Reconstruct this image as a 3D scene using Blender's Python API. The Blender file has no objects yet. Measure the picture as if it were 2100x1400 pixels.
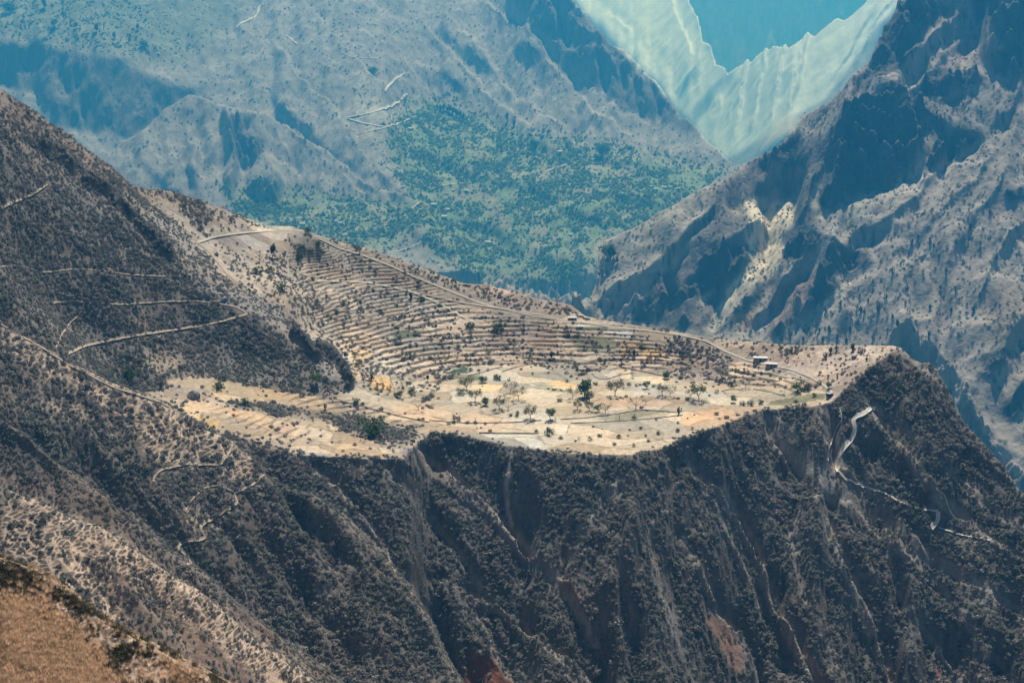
import bpy, bmesh, math, random
import numpy as np
from mathutils import Vector, Matrix
random.seed(7)
SC = bpy.context.scene
COL = SC.collection
# ---------------------------------------------------------------- camera, sky, sun, exposure
cam_d = bpy.data.cameras.new('camera'); cam = bpy.data.objects.new('camera', cam_d); COL.objects.link(cam)
cam_d.sensor_width = 36.0; cam_d.lens = 18.0 / (1050.0 / 3231.0)
cam_d.clip_start = 0.5; cam_d.clip_end = 60000.0
cam.location = (0, 0, 0); cam.rotation_euler = (math.radians(90 - 14.0), 0, 0)
SC.camera = cam
SUN_EL, SUN_AZ = math.radians(60), math.radians(10)      # high, behind the canyon, a little to the right
W = bpy.data.worlds.new('World'); SC.world = W; W.use_nodes = True
nt = W.node_tree; bg = nt.nodes['Background']
sky = nt.nodes.new('ShaderNodeTexSky'); sky.sky_type = 'NISHITA'; sky.sun_disc = False
sky.sun_elevation = SUN_EL; sky.sun_rotation = SUN_AZ; sky.altitude = 3300; sky.air_density = 1.0; sky.dust_density = 0.6
nt.links.new(sky.outputs[0], bg.inputs[0]); bg.inputs[1].default_value = 0.05
sun_d = bpy.data.lights.new('sun', 'SUN'); sun_d.energy = 5.0; sun_d.angle = math.radians(0.5); sun_d.color = (1.0, 0.95, 0.89)
sun = bpy.data.objects.new('sun', sun_d); COL.objects.link(sun)
sdir = Vector((math.cos(SUN_EL) * math.sin(SUN_AZ), math.cos(SUN_EL) * math.cos(SUN_AZ), math.sin(SUN_EL)))
sun.rotation_euler = (-sdir).to_track_quat('-Z', 'Y').to_euler()
sun.location = sdir * 400
SC.view_settings.view_transform = 'Standard'; SC.view_settings.look = 'None'; SC.view_settings.exposure = 0.3; SC.view_settings.gamma = 1.0
SC.cycles.max_bounces = 4; SC.cycles.diffuse_bounces = 2; SC.cycles.volume_bounces = 0; SC.cycles.use_denoising = True; SC.cycles.denoiser = 'OPENIMAGEDENOISE'
HAZE_DENSITY = 1.3e-4

# ---------------------------------------------------------------- camera model (pixels of the 2100x1400 photograph)
FPX, PITCH = 3231.0, math.radians(14.0)
CP, SP = math.cos(PITCH), math.sin(PITCH)
f32 = np.float32

def ray(u, v):
    """direction of the sight line through a pixel"""
    dx = (np.asarray(u, float) - 1050.0) / FPX
    dz = (700.0 - np.asarray(v, float)) / FPX
    return dx, CP + dz * SP, -SP + dz * CP

def pix(x, y, z):
    """pixel of a world point"""
    d = y * CP - z * SP
    return 1050.0 + FPX * x / d, 700.0 - FPX * (y * SP + z * CP) / d

def tanel(u, v):
    """azimuth and tangent of the elevation (z over horizontal range) of a pixel"""
    dx, dy, dz = ray(u, v)
    return np.arctan2(dx, dy), dz / np.hypot(dx, dy)

def world(u, v, y):
    dx, dy, dz = ray(u, v)
    return dx / dy * y, y, dz / dy * y

# ---------------------------------------------------------------- noise
def _hash(ix, iy, seed):
    h = (ix.astype(np.uint32) * np.uint32(374761393) + iy.astype(np.uint32) * np.uint32(668265263) + np.uint32(seed * 974711 + 12345))
    h = (h ^ (h >> np.uint32(13))) * np.uint32(1274126177)
    return h ^ (h >> np.uint32(16))

def noise(x, y, seed=0):
    """gradient noise, about -0.7..0.7"""
    x = np.asarray(x, f32); y = np.asarray(y, f32)
    fx = np.floor(x); fy = np.floor(y)
    ix = fx.astype(np.int32); iy = fy.astype(np.int32)
    x = x - fx; y = y - fy
    sx = x * x * x * (x * (x * 6 - 15) + 10); sy = y * y * y * (y * (y * 6 - 15) + 10)
    def g(i, j, dx, dy):
        a = _hash(ix + i, iy + j, seed).astype(f32) * f32(2 * math.pi / 4294967296.0)
        return np.cos(a) * dx + np.sin(a) * dy
    n0 = g(0, 0, x, y); n1 = g(1, 0, x - 1, y)
    a = n0 + sx * (n1 - n0)
    n0 = g(0, 1, x, y - 1); n1 = g(1, 1, x - 1, y - 1)
    b = n0 + sx * (n1 - n0)
    return a + sy * (b - a)

def fbm(x, y, octs=4, seed=0, gain=0.5):
    s = 0; a = 1.0
    for o in range(octs):
        s = s + a * noise(x, y, seed + o * 7); x = x * 2.03; y = y * 2.03; a *= gain
    return s

def ridged(x, y, octs=4, seed=0, gain=0.5):
    """0..1, sharp crests"""
    s = 0; a = 1.0; t = 0
    for o in range(octs):
        s = s + a * (1 - np.abs(noise(x, y, seed + o * 7)) * 1.9); t += a
        x = x * 2.03 + 3.1; y = y * 2.03 + 1.7; a *= gain
    return s / t

def cells(x, y, seed=0):
    """distance to the nearest and second nearest scattered point, and an id"""
    x = np.asarray(x, f32); y = np.asarray(y, f32)
    fx = np.floor(x).astype(np.int32); fy = np.floor(y).astype(np.int32)
    d1 = np.full(x.shape, 9, f32); d2 = np.full(x.shape, 9, f32); idd = np.zeros(x.shape, f32)
    for i in (-1, 0, 1):
        for j in (-1, 0, 1):
            h = _hash(fx + i, fy + j, seed)
            px = fx + i + (h & np.uint32(65535)).astype(f32) / 65536.0
            py = fy + j + (h >> np.uint32(16)).astype(f32) / 65536.0
            d = np.hypot(px - x, py - y).astype(f32)
            m = d < d1
            d2 = np.where(m, d1, np.minimum(d2, d)); idd = np.where(m, (h % np.uint32(1009)).astype(f32) / 1009.0, idd)
            d1 = np.where(m, d, d1)
    return d1, d2, idd

def sstep(a, b, x):
    t = np.clip((x - a) / (b - a), 0, 1)
    return t * t * (3 - 2 * t)

# ---------------------------------------------------------------- maps painted from the traced outlines (3 pixels a cell)
MU0, MV0, MST = -300, -210, 3
MW, MH = 900, 630
def gmap(val=0.0):
    return np.full((MH, MW), val, f32)
_gu, _gv = np.meshgrid(MU0 + MST * (np.arange(MW) + .5), MV0 + MST * (np.arange(MH) + .5))

def polymask(pts):
    pts = np.asarray(pts, float)
    x0, y0 = pts.min(0); x1, y1 = pts.max(0)
    i0 = max(0, int((x0 - MU0) / MST) - 1); i1 = min(MW, int((x1 - MU0) / MST) + 2)
    j0 = max(0, int((y0 - MV0) / MST) - 1); j1 = min(MH, int((y1 - MV0) / MST) + 2)
    m = np.zeros((MH, MW), bool)
    gu = _gu[j0:j1, i0:i1]; gv = _gv[j0:j1, i0:i1]
    c = np.zeros(gu.shape, bool)
    for k in range(len(pts)):
        xa, ya = pts[k]; xb, yb = pts[k - 1]
        if ya == yb: continue
        c ^= ((ya > gv) != (yb > gv)) & (gu < (xb - xa) * (gv - ya) / (yb - ya) + xa)
    m[j0:j1, i0:i1] = c
    return m

def blur(a, r):
    """two box passes, r cells"""
    if r < 1: return a
    for _ in range(2):
        for ax in (0, 1):
            p = np.pad(a, [(r + 1, r) if k == ax else (0, 0) for k in (0, 1)], mode='edge').astype(np.float64)
            c = np.cumsum(p, axis=ax)
            a = ((c[2 * r + 1:] - c[:-2 * r - 1]) if ax == 0 else (c[:, 2 * r + 1:] - c[:, :-2 * r - 1])) / (2 * r + 1)
    return a.astype(f32)

def segdist(px, py, pts):
    """distance to a polyline and signed side"""
    best = np.full(px.shape, 1e9, f32); side = np.zeros(px.shape, f32)
    for (xa, ya), (xb, yb) in zip(pts[:-1], pts[1:]):
        ex, ey = xb - xa, yb - ya; L2 = ex * ex + ey * ey + 1e-9
        t = np.clip(((px - xa) * ex + (py - ya) * ey) / L2, 0, 1)
        qx = px - xa - t * ex; qy = py - ya - t * ey
        d = np.hypot(qx, qy); m = d < best
        best = np.where(m, d, best); side = np.where(m, ex * qy - ey * qx, side)
    return best, np.sign(side)

# wobble so that traced outlines do not look cut with scissors
_wu = 9 * fbm(_gu / 60, _gv / 60, 4, 5); _wv = 9 * fbm(_gu / 60, _gv / 60, 4, 15)
def wob(m, k=1.0):
    ui = np.clip(((_gu + _wu * k - MU0) / MST).astype(int), 0, MW - 1); vi = np.clip(((_gv + _wv * k - MV0) / MST).astype(int), 0, MH - 1)
    return m[vi, ui]

def paint(M, pts, val, soft=1, k=1.0, amt=1.0):
    w = blur(wob(polymask(pts), k).astype(f32), soft) * amt
    M += (val - M) * w

def stroke(M, pts, width, val, soft=1.0, k=0.6, amt=1.0):
    x0 = min(p[0] for p in pts) - 6 * width - 20; x1 = max(p[0] for p in pts) + 6 * width + 20
    y0 = min(p[1] for p in pts) - 6 * width - 20; y1 = max(p[1] for p in pts) + 6 * width + 20
    i0 = max(0, int((x0 - MU0) / MST)); i1 = min(MW, int((x1 - MU0) / MST) + 1)
    j0 = max(0, int((y0 - MV0) / MST)); j1 = min(MH, int((y1 - MV0) / MST) + 1)
    if i1 <= i0 or j1 <= j0: return
    s = np.s_[j0:j1, i0:i1]
    d, _ = segdist(_gu[s] + _wu[s] * k, _gv[s] + _wv[s] * k, pts)
    w = (1 - sstep(width * (1 - .5 * soft), width * (1 + .8 * soft), d)) * amt
    M[s] += (val - M[s]) * w

def spur(M, pts, lit, dark, wl, wr, amt=1.0):
    lit = lit * .85; dark = dark * 1.12
    """a descending crest: gentle ground (lit) on its crown and left flank, a steep shaded flank on its right"""
    x0 = min(p[0] for p in pts) - 3 * max(wl, wr); x1 = max(p[0] for p in pts) + 3 * max(wl, wr)
    y0 = min(p[1] for p in pts) - 3 * max(wl, wr); y1 = max(p[1] for p in pts) + 3 * max(wl, wr)
    i0 = max(0, int((x0 - MU0) / MST)); i1 = min(MW, int((x1 - MU0) / MST) + 1)
    j0 = max(0, int((y0 - MV0) / MST)); j1 = min(MH, int((y1 - MV0) / MST) + 1)
    if i1 <= i0 or j1 <= j0: return
    s = np.s_[j0:j1, i0:i1]
    d, sd = segdist(_gu[s] + _wu[s], _gv[s] + _wv[s], pts)
    t = d * sd                      # negative on the right-hand side as seen walking down
    wL = np.where(t >= 0, np.exp(-(t / wl) ** 2), np.exp(-(t / (wr * .35)) ** 2)) * amt
    M[s] += (lit - M[s]) * wL
    wR = np.where(t < 0, sstep(.1 * wr, .5 * wr, -t) * (1 - sstep(.9 * wr, 1.5 * wr, -t)), 0) * amt
    M[s] += (dark - M[s]) * wR

def sample(M, u, v):
    a = np.clip((u - MU0) / MST - .5, 0, MW - 1.001); b = np.clip((v - MV0) / MST - .5, 0, MH - 1.001)
    i = a.astype(np.int32); j = b.astype(np.int32); a = (a - i).astype(f32); b = (b - j).astype(f32)
    F = M.ravel(); k = j * MW + i
    return (F[k] * (1 - a) + F[k + 1] * a) * (1 - b) + (F[k + MW] * (1 - a) + F[k + MW + 1] * a) * b

# ---------------------------------------------------------------- slope map: rise over run of the ground towards the viewer
S = gmap(0.62)
SIL_E = [(1140, 650), (1195, 628), (1222, 585), (1226, 550), (1222, 522), (1240, 498), (1300, 470), (1400, 412), (1500, 352), (1600, 292), (1655, 232),
         (1690, 212), (1735, 170), (1763, 142), (1777, 130), (1793, 100), (1807, 50), (1850, 2), (1895, -60), (2000, -150), (2400, -190)]
SIL_FV = [(-300, -190), (1075, -170), (1130, -60), (1180, 0), (1230, 58), (1280, 100), (1322, 140), (1370, 188), (1400, 235), (1440, 272), (1490, 330), (1530, 350), (1700, 360), (2400, 420)]
SIL_H = [(900, -190), (1398, -180), (1408, -40), (1418, 8), (1433, 33), (1443, 83), (1457, 85), (1470, 131), (1493, 143), (1533, 123), (1587, 88), (1607, 95), (1630, 83),
         (1663, 63), (1673, 70), (1717, 37), (1733, 40), (1760, 17), (1777, 0), (1900, -90), (2000, -185), (2400, -190)]
SIL_G2 = [(-300, 430), (180, 420), (215, 330), (250, 292), (300, 262), (345, 222), (390, 197), (430, 208), (470, 216), (540, 232), (590, 255), (650, 300), (700, 335), (760, 372), (820, 397), (862, 413), (905, 470), (950, 540), (1100, 600), (2400, 700)]
# valley and the long slope on the left
paint(S, [(-300, -210), (1180, 0), (1490, 330), (1500, 400), (1200, 420), (800, 300), (600, 270), (400, 190), (250, 130), (0, 85), (-300, 60)], 0.56, 3)
paint(S, [(-300, -210), (1080, -210), (1000, 100), (700, 130), (300, 120), (0, 80), (-300, 60)], 0.45, 6)
paint(S, [(800, 215), (900, 215), (1000, 250), (1130, 300), (1290, 305), (1480, 345), (1500, 375), (1440, 420), (1240, 500), (1230, 590), (1000, 580), (880, 560), (500, 460), (500, 410), (650, 400), (860, 420), (790, 300)], 0.30, 3)
for cx, cy, w in ((960, 350, 40), (1090, 390, 50), (1200, 440, 45), (1330, 420, 60), (1000, 470, 40), (900, 500, 50), (1100, 520, 60), (1120, 300, 40), (1280, 340, 40)):
    stroke(S, [(cx - w, cy - w * .25), (cx, cy), (cx + w, cy + w * .5)], 7, 0.95, 1.2)
paint(S, [(900, 560), (985, 572), (1060, 578), (1130, 572), (1190, 565), (1262, 560), (1260, 650), (900, 650)], 2.6, 1)
# cliff on the far left
paint(S, [(-300, 70), (0, 84), (70, 92), (130, 106), (200, 115), (250, 126), (310, 160), (370, 175), (398, 190), (385, 205), (345, 222), (300, 258), (262, 285), (245, 280), (205, 262), (180, 270), (150, 255), (130, 262), (100, 235), (70, 190), (40, 175), (0, 172), (-300, 160)], 1.45, 1)
for a, b in (((75, 100), (48, 178)), ((100, 112), (60, 175)), ((150, 118), (120, 170)), ((195, 120), (172, 180)), ((255, 135), (230, 172)), ((165, 205), (130, 255)), ((155, 215), (178, 262))):
    stroke(S, [a, b], 4, 0.5, 1)
paint(S, [(108, 182), (150, 190), (140, 208), (110, 205)], 0.5, 1)
paint(S, [(150, 262), (180, 265), (205, 262), (245, 285), (280, 330), (330, 345), (400, 400), (340, 400), (240, 340)], 0.55, 2)
# the rounded spur in front of it, its crags
paint(S, [(472, 238), (520, 236), (510, 262), (500, 272), (520, 275), (548, 300), (535, 322), (512, 338), (480, 330), (468, 310), (470, 270)], 2.6, 1, .6)
paint(S, [(520, 365), (555, 362), (575, 385), (570, 418), (540, 410), (505, 395)], 2.3, 1)
paint(S, [(560, 205), (590, 210), (600, 240), (640, 270), (610, 268), (570, 235)], 2.2, 1)
stroke(S, [(480, 330), (470, 360), (462, 395)], 7, 1.7); stroke(S, [(440, 300), (425, 335)], 5, 1.5)
stroke(S, [(290, 335), (330, 370), (370, 400)], 8, 1.5); stroke(S, [(345, 355), (400, 350)], 5, 1.6); stroke(S, [(400, 345), (402, 385)], 5, 1.6)
stroke(S, [(610, 270), (690, 320), (740, 345)], 7, 1.3); stroke(S, [(735, 310), (790, 370), (820, 410)], 8, 1.3); stroke(S, [(700, 320), (745, 350), (780, 400)], 7, 1.25)
for k in range(7):
    stroke(S, [(600 + k * 28, 290 + k * 14), (590 + k * 34, 400)], 3, .85, 1)
# crags on the middle slope and the crest that closes it
paint(S, [(912, 62), (940, 75), (975, 105), (1000, 125), (1008, 145), (985, 140), (945, 112), (920, 90)], 2.0, 1)
paint(S, [(905, 150), (930, 152), (950, 175), (972, 202), (945, 190), (920, 170)], 2.0, 1)
paint(S, [(1062, 95), (1090, 85), (1110, 105), (1122, 130), (1120, 155), (1090, 132)], 1.9, 1)
paint(S, [(1045, -30), (1180, -30), (1230, 55), (1280, 98), (1322, 138), (1370, 186), (1402, 235), (1442, 270), (1438, 290), (1398, 262), (1350, 240), (1310, 232), (1270, 212), (1240, 190), (1205, 160), (1160, 120), (1110, 80), (1070, 40), (1045, 0)], 1.9, 1)
for a, b in (((1140, 20), (1165, 110)), ((1190, 40), (1215, 60)), ((1150, 80), (1240, 95)), ((1205, 25), (1260, 110)), ((1222, 130), (1240, 190)), ((1270, 140), (1285, 215)), ((1295, 150), (1300, 225)), ((1330, 165), (1352, 235)), ((1180, 95), (1140, 75)), ((1250, 75), (1320, 150)), ((1370, 195), (1395, 255))):
    stroke(S, [a, b], 5, 0.5, 1)
for k in range(16):
    stroke(S, [(860 + k * 33, 40 + k * 10), (960 + k * 34, 190 + k * 9)], 4, .80, 1)
# far slopes
paint(S, [(1100, -210), (1400, -210), (1420, 0), (1445, 85), (1470, 130), (1495, 145), (1400, 260), (1350, 170), (1280, 95), (1180, 0)], 0.36, 2)
paint(S, [(1495, 140), (1600, 90), (1780, 0), (2000, -200), (2000, 100), (1700, 250), (1500, 360), (1400, 270)], 0.42, 2)
for k in range(34):
    a = (1496 + k * 11.5 + (k * 7 % 5) * 3, 152 - k * 3.4 + (k % 4) * 13); L_ = 60 + (k * 37 % 90)
    stroke(S, [a, (a[0] - L_ * .62, a[1] + L_ * .86)], 3.2, .54 + .05 * (k % 3), 1, .15)
    stroke(S, [(a[0] + 46, a[1] + 62 + (k * 29 % 60)), (a[0] + 46 - L_ * .55, a[1] + 62 + (k * 29 % 60) + L_ * .8)], 3.0, .52 + .05 * (k % 2), 1, .15)
for k in range(12):
    a = (1215 + k * 17, -30 + k * 14); stroke(S, [a, (a[0] + 70, a[1] + 95 + (k % 3) * 20)], 3.0, .46, 1, .15)
stroke(S, [(1490, 148), (1450, 205), (1405, 258)], 9, 1.3); stroke(S, [(1455, 90), (1425, 150), (1390, 190)], 8, .9)
WALLPOLY = [(1420, -210), (1440, 80), (1495, 150), (1780, 0), (1900, -210)]
# mountain on the right
EP = [(1195, 628), (1222, 585), (1226, 550), (1222, 522), (1240, 498), (1400, 412), (1600, 292), (1690, 212), (1763, 142), (1807, 50), (1850, 0), (2000, -200), (2400, -200), (2400, 1200), (1900, 900), (1850, 720), (1450, 695), (1200, 650)]
paint(S, EP, 0.70, 1)
paint(S, [(1465, 385), (1520, 360), (1580, 290), (1640, 268), (1690, 262), (1720, 300), (1690, 440), (1600, 560), (1510, 660), (1460, 690), (1300, 660), (1290, 620), (1350, 552), (1400, 500), (1430, 468), (1458, 430)], 1.15, 2)
paint(S, [(1228, 500), (1400, 412), (1580, 305), (1560, 320), (1480, 380), (1455, 430), (1425, 470), (1350, 550), (1290, 615), (1190, 632), (1232, 585)], .60, 2)
for pts, lit, dk, wl, wr in (
    ([(1412, 508), (1370, 538), (1317, 559), (1259, 588), (1190, 628)], .45, 1.7, 9, 0),
    ([(1465, 390), (1457, 429), (1426, 469), (1397, 500), (1349, 551), (1291, 617)], .6, 0, 9, 0),):
    stroke(S, pts, wl, lit, 1)
stroke(S, [(1400, 528), (1340, 563), (1290, 590), (1240, 622)], 11, 1.7); stroke(S, [(1350, 565), (1310, 610), (1270, 645)], 12, 1.6)
CLIFFS_E = [
    [(1863, 0), (1807, 52), (1793, 110), (1765, 160), (1733, 213), (1745, 195), (1800, 165), (1850, 130), (1880, 105), (1900, 60), (1960, 10), (1940, 0)],
    [(1700, 268), (1735, 218), (1790, 205), (1835, 212), (1862, 200), (1905, 215), (1908, 235), (1880, 262), (1898, 290), (1885, 330), (1855, 372), (1815, 392), (1733, 410), (1677, 440), (1680, 400), (1710, 370), (1705, 350), (1690, 330)],
    [(1905, 230), (1945, 255), (2000, 272), (2010, 283), (1965, 322), (1895, 356), (1900, 320), (1930, 290)],
    [(1990, -60), (2100, -60), (2400, -60), (2400, 160), (2120, 128), (2085, 105), (2050, 70), (2020, 50), (1995, 25)],
    [(2030, 60), (2060, 70), (2100, 120), (2100, 175), (2040, 160), (2020, 130)],
    [(1900, 145), (1950, 140), (2000, 150), (2030, 175), (1980, 190), (1920, 200), (1880, 195)],
    [(1790, 195), (1830, 170), (1860, 175), (1850, 195), (1800, 208)],
    [(1590, 290), (1640, 268), (1645, 285), (1600, 310), (1570, 350), (1555, 360), (1560, 325)],
    [(1580, 345), (1640, 310), (1655, 330), (1645, 370), (1600, 415), (1570, 400)],
    [(1420, 560), (1470, 500), (1530, 520), (1555, 540), (1500, 590), (1465, 600), (1420, 625)],
    [(1605, 462), (1640, 440), (1690, 480), (1670, 515), (1600, 555), (1585, 565)],
    [(1535, 590), (1605, 560), (1600, 590), (1560, 620), (1535, 620), (1520, 650), (1505, 640)],
    [(1580, 640), (1620, 600), (1650, 590), (1640, 640), (1600, 690), (1578, 690)],
    [(1700, 500), (1760, 505), (1790, 530), (1740, 560), (1690, 600), (1650, 610), (1680, 560)],
    [(1660, 600), (1690, 570), (1720, 590), (1680, 640), (1640, 660)],
    [(2055, 400), (2110, 380), (2120, 415), (2065, 415)],
    [(2010, 730), (2060, 700), (2080, 720), (2050, 760), (2020, 765)], [(2000, 760), (2040, 770), (2030, 785), (2000, 775)],
    [(2050, 840), (2100, 790), (2120, 800), (2070, 870)],
    [(1300, 640), (1340, 590), (1370, 600), (1330, 650), (1310, 665)], [(1380, 600), (1420, 560), (1425, 600), (1390, 640)], [(1440, 650), (1490, 610), (1500, 625), (1460, 680), (1430, 685)],
    [(1360, 650), (1400, 640), (1420, 670), (1370, 680)],
]
for k, c in enumerate(CLIFFS_E):
    paint(S, c, 1.95 if k in (0, 1, 2, 3) else 1.7, 1)
paint(S, [(1800, 60), (1860, 0), (2000, -60), (2000, 30), (1960, 80), (1880, 120), (1850, 190), (1780, 195)], 1.55, 2, amt=.7)
for a, b in (((1973, 20), (1767, 180)), ((2010, 37), (1850, 185)), ((2015, 60), (1980, 130)), ((1740, 285), (1775, 278)), ((1805, 300), (1865, 298))):
    stroke(S, [a, b], 8, .45, 1)
for pts in ([(1625, 380), (1600, 430), (1565, 470)], [(1620, 455), (1600, 490), (1575, 540), (1530, 580), (1495, 615), (1450, 670)], [(1560, 600), (1590, 560), (1620, 540)], [(1565, 660), (1600, 650), (1530, 690)], [(1470, 605), (1440, 620), (1425, 635)],
            [(1500, 430), (1510, 450)], [(1540, 430), (1580, 450), (1620, 440)], [(1685, 440), (1760, 420), (1860, 385), (1990, 330)], [(1375, 640), (1362, 670)]):
    stroke(S, pts, 13, .36, 1)
for p in ([(1535, 430), (1600, 402), (1622, 420), (1616, 455), (1590, 470), (1570, 455)], [(1560, 475), (1600, 480), (1598, 520), (1580, 570), (1535, 585), (1548, 540)]):
    paint(S, p, .42, 1)
for k in range(9):      # shallow runnels down its right half
    stroke(S, [(2090 - k * 30, 330 + k * 35), (1990 - k * 40, 470 + k * 30), (1930 - k * 48, 600 + k * 14)], 7, .98, 1)
    stroke(S, [(2120 - k * 20, 600 + k * 25), (2060 - k * 30, 720 + k * 16)], 8, 1.0, 1)
# near: left hill face, spurs and the scarp below the fields
SCARP = [(480, 905), (560, 925), (640, 936), (740, 940), (830, 940), (880, 888), (960, 897), (1060, 917), (1170, 932), (1290, 937), (1350, 922), (1450, 882), (1560, 842), (1700, 830), (1790, 752), (1850, 718), (2400, 1300), (2400, 1650), (900, 1650), (760, 1110), (560, 980)]
paint(S, SCARP, .80, 1)
SPURS = []
for pts, lit, dk, wl, wr in (
    ([(620, 940), (690, 1000), (760, 1080), (830, 1180)], .62, 1.3, 26, 22),
    ([(700, 1120), (767, 1173), (840, 1233), (890, 1300), (930, 1400)], .6, 2.0, 20, 24),
    ([(740, 945), (800, 966), (860, 1033), (933, 1123), (987, 1213)], .62, 1.6, 26, 22),
    ([(900, 1193), (1000, 1243), (1053, 1270), (1133, 1333), (1200, 1396), (1260, 1480)], .58, 2.0, 24, 34),
    ([(835, 925), (867, 933), (917, 973), (1000, 1050), (1100, 1146), (1167, 1216), (1207, 1293), (1235, 1366), (1260, 1500)], .5, 2.2, 30, 26),
    ([(1400, 953), (1467, 1006), (1510, 1066), (1543, 1126), (1580, 1216), (1613, 1293), (1653, 1363), (1700, 1460)], .55, 2.4, 24, 40),
    ([(1400, 1100), (1440, 1173), (1467, 1253), (1517, 1300), (1550, 1383), (1570, 1480)], .62, 1.9, 20, 26),
    ([(1677, 1020), (1700, 1076), (1733, 1173), (1767, 1233), (1800, 1326), (1840, 1420)], .6, 2.4, 22, 36),
    ([(1560, 850), (1607, 933), (1683, 1010), (1783, 1073), (1827, 1120), (1867, 1146), (1960, 1240), (2010, 1310), (2080, 1400)], .55, 1.7, 34, 26),
    ([(1690, 850), (1713, 966), (1800, 1033), (1900, 1146), (2033, 1216), (2150, 1300)], .6, 1.5, 30, 22),
    ([(1770, 800), (1800, 860), (1860, 933), (1920, 1016), (1990, 1075), (2050, 1120), (2150, 1180)], .62, 1.7, 26, 20),
    ([(1850, 725), (1905, 752), (1940, 800), (1975, 870), (2030, 940), (2100, 1015), (2250, 1150)], .7, 2.2, 40, 30),
    ([(1830, 850), (1880, 900), (1960, 985), (2050, 1060), (2150, 1130)], .7, 1.5, 20, 16),
    ([(1817, 1120), (1833, 1213), (1883, 1283), (1940, 1353), (2000, 1430)], .65, 2.2, 22, 30)):
    spur(S, pts, lit, dk, wl, wr); SPURS.append((pts, 4.0 + 4.2 * dk, wr * .32))
for pts, w in (([(1040, 975), (1050, 1010), (1075, 1040)], 12), ([(1075, 965), (1090, 1010), (1080, 1030)], 14), ([(1160, 1170), (1195, 1230), (1215, 1300)], 14), ([(1470, 990), (1495, 1030), (1480, 1000)], 16), ([(1300, 1080), (1290, 1180), (1310, 1290)], 14),
               ([(1440, 1180), (1470, 1240)], 16), ([(1580, 1180), (1600, 1260), (1640, 1330)], 22), ([(1790, 1200), (1815, 1300), (1860, 1370)], 24), ([(1960, 1290), (2030, 1310), (2000, 1350)], 26), ([(1620, 940), (1600, 955)], 14), ([(1550, 1050), (1560, 1100)], 12), ([(1250, 1200), (1235, 1290), (1260, 1350)], 18),
               ([(900, 1230), (930, 1290), (960, 1330)], 20), ([(1020, 1320), (980, 1370)], 14), ([(1085, 1240), (1130, 1300)], 16), ([(1910, 1010), (1935, 1060)], 10), ([(1840, 945), (1890, 1010)], 9), ([(1750, 880), (1790, 900)], 12)):
    stroke(S, pts, w, 2.3, .8)
for pts in ([(1300, 976), (1233, 1026), (1193, 1093), (1153, 1176)], [(1380, 1000), (1330, 1100), (1350, 1200), (1400, 1330)], [(1290, 1010), (1260, 1100), (1215, 1190)], [(1440, 1060), (1370, 1180), (1390, 1300), (1420, 1400)], [(960, 1250), (1000, 1300), (1040, 1390)], [(1640, 1040), (1620, 1120), (1660, 1250), (1740, 1390)]):
    stroke(S, pts, 9, .55, 1.2)
# spurs on the left
paint(S, [(-300, 500), (0, 662), (140, 745), (330, 822), (480, 908), (560, 980), (640, 1012), (760, 1110), (890, 1276), (950, 1400), (1000, 1650), (-300, 1650)], .72, 1)
for pts, w, s_ in (([(0, 868), (45, 890), (100, 935), (130, 965)], 15, 1.9), ([(330, 1060), (400, 1110), (440, 1180), (520, 1260)], 16, 1.6), ([(150, 900), (220, 960), (300, 1050)], 16, 1.35), ([(600, 1010), (650, 1040), (690, 1085), (715, 1120)], 15, 2.1),
                   ([(560, 1090), (640, 1180), (740, 1330)], 16, 1.3), ([(440, 1010), (500, 1110), (600, 1240), (680, 1340)], 14, 1.25), ([(700, 1230), (760, 1290), (800, 1380)], 16, 1.3), ([(370, 1170), (390, 1185)], 12, 1.8), ([(395, 1120), (425, 1140)], 10, 1.8), ([(20, 1340), (60, 1370)], 10, 1.2)):
    stroke(S, pts, w, s_, .8)
for pts, w in (([(140, 970), (250, 1055), (330, 1112), (380, 1155), (470, 1230), (600, 1330), (700, 1400)], 14), ([(640, 1014), (700, 1058), (760, 1112), (823, 1182), (887, 1278), (915, 1336)], 10), ([(0, 1005), (200, 1085), (400, 1220), (640, 1400)], 12), ([(330, 822), (480, 908), (560, 975)], 10), ([(0, 662), (140, 745), (330, 822)], 9),
               ([(500, 920), (560, 1000), (640, 1110), (720, 1230)], 12)):
    stroke(S, pts, w, .45, 1)
SPURS += [([(500, 920), (560, 1000), (640, 1110), (720, 1230)], 6, 8), ([(440, 1010), (500, 1110), (600, 1240), (680, 1340)], 7, 8), ([(1300, 976), (1233, 1026), (1193, 1093), (1153, 1176)], 4, 6), ([(1640, 1040), (1620, 1120), (1660, 1250), (1740, 1390)], 8, 7), ([(1440, 1000), (1500, 1100), (1560, 1250), (1600, 1380)], 7, 7), ([(1960, 960), (2030, 1030), (2110, 1090)], 6, 6), ([(1380, 1000), (1330, 1100), (1350, 1200), (1400, 1330)], 5, 7), ([(960, 1250), (1000, 1300), (1040, 1390)], 6, 7)]
_nm = polymask(SCARP) | polymask([(-300, 500), (0, 662), (140, 745), (330, 822), (480, 908), (560, 975), (760, 1110), (1000, 1650), (-300, 1650)])
_fm = polymask(SIL_H + [(2400, 420), (900, 420)]) & ~polymask(SIL_E + [(2400, 900), (1140, 900)]) & ~polymask(SIL_FV + [(2400, 900), (-300, 900)])
S = S * np.clip(1 + np.where(_fm, .10, np.where(_nm, .16, .42)) * fbm(_gu / 34, _gv / 34, 3, 77), .6, 1.5)
S = blur(S, 1)

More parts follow.
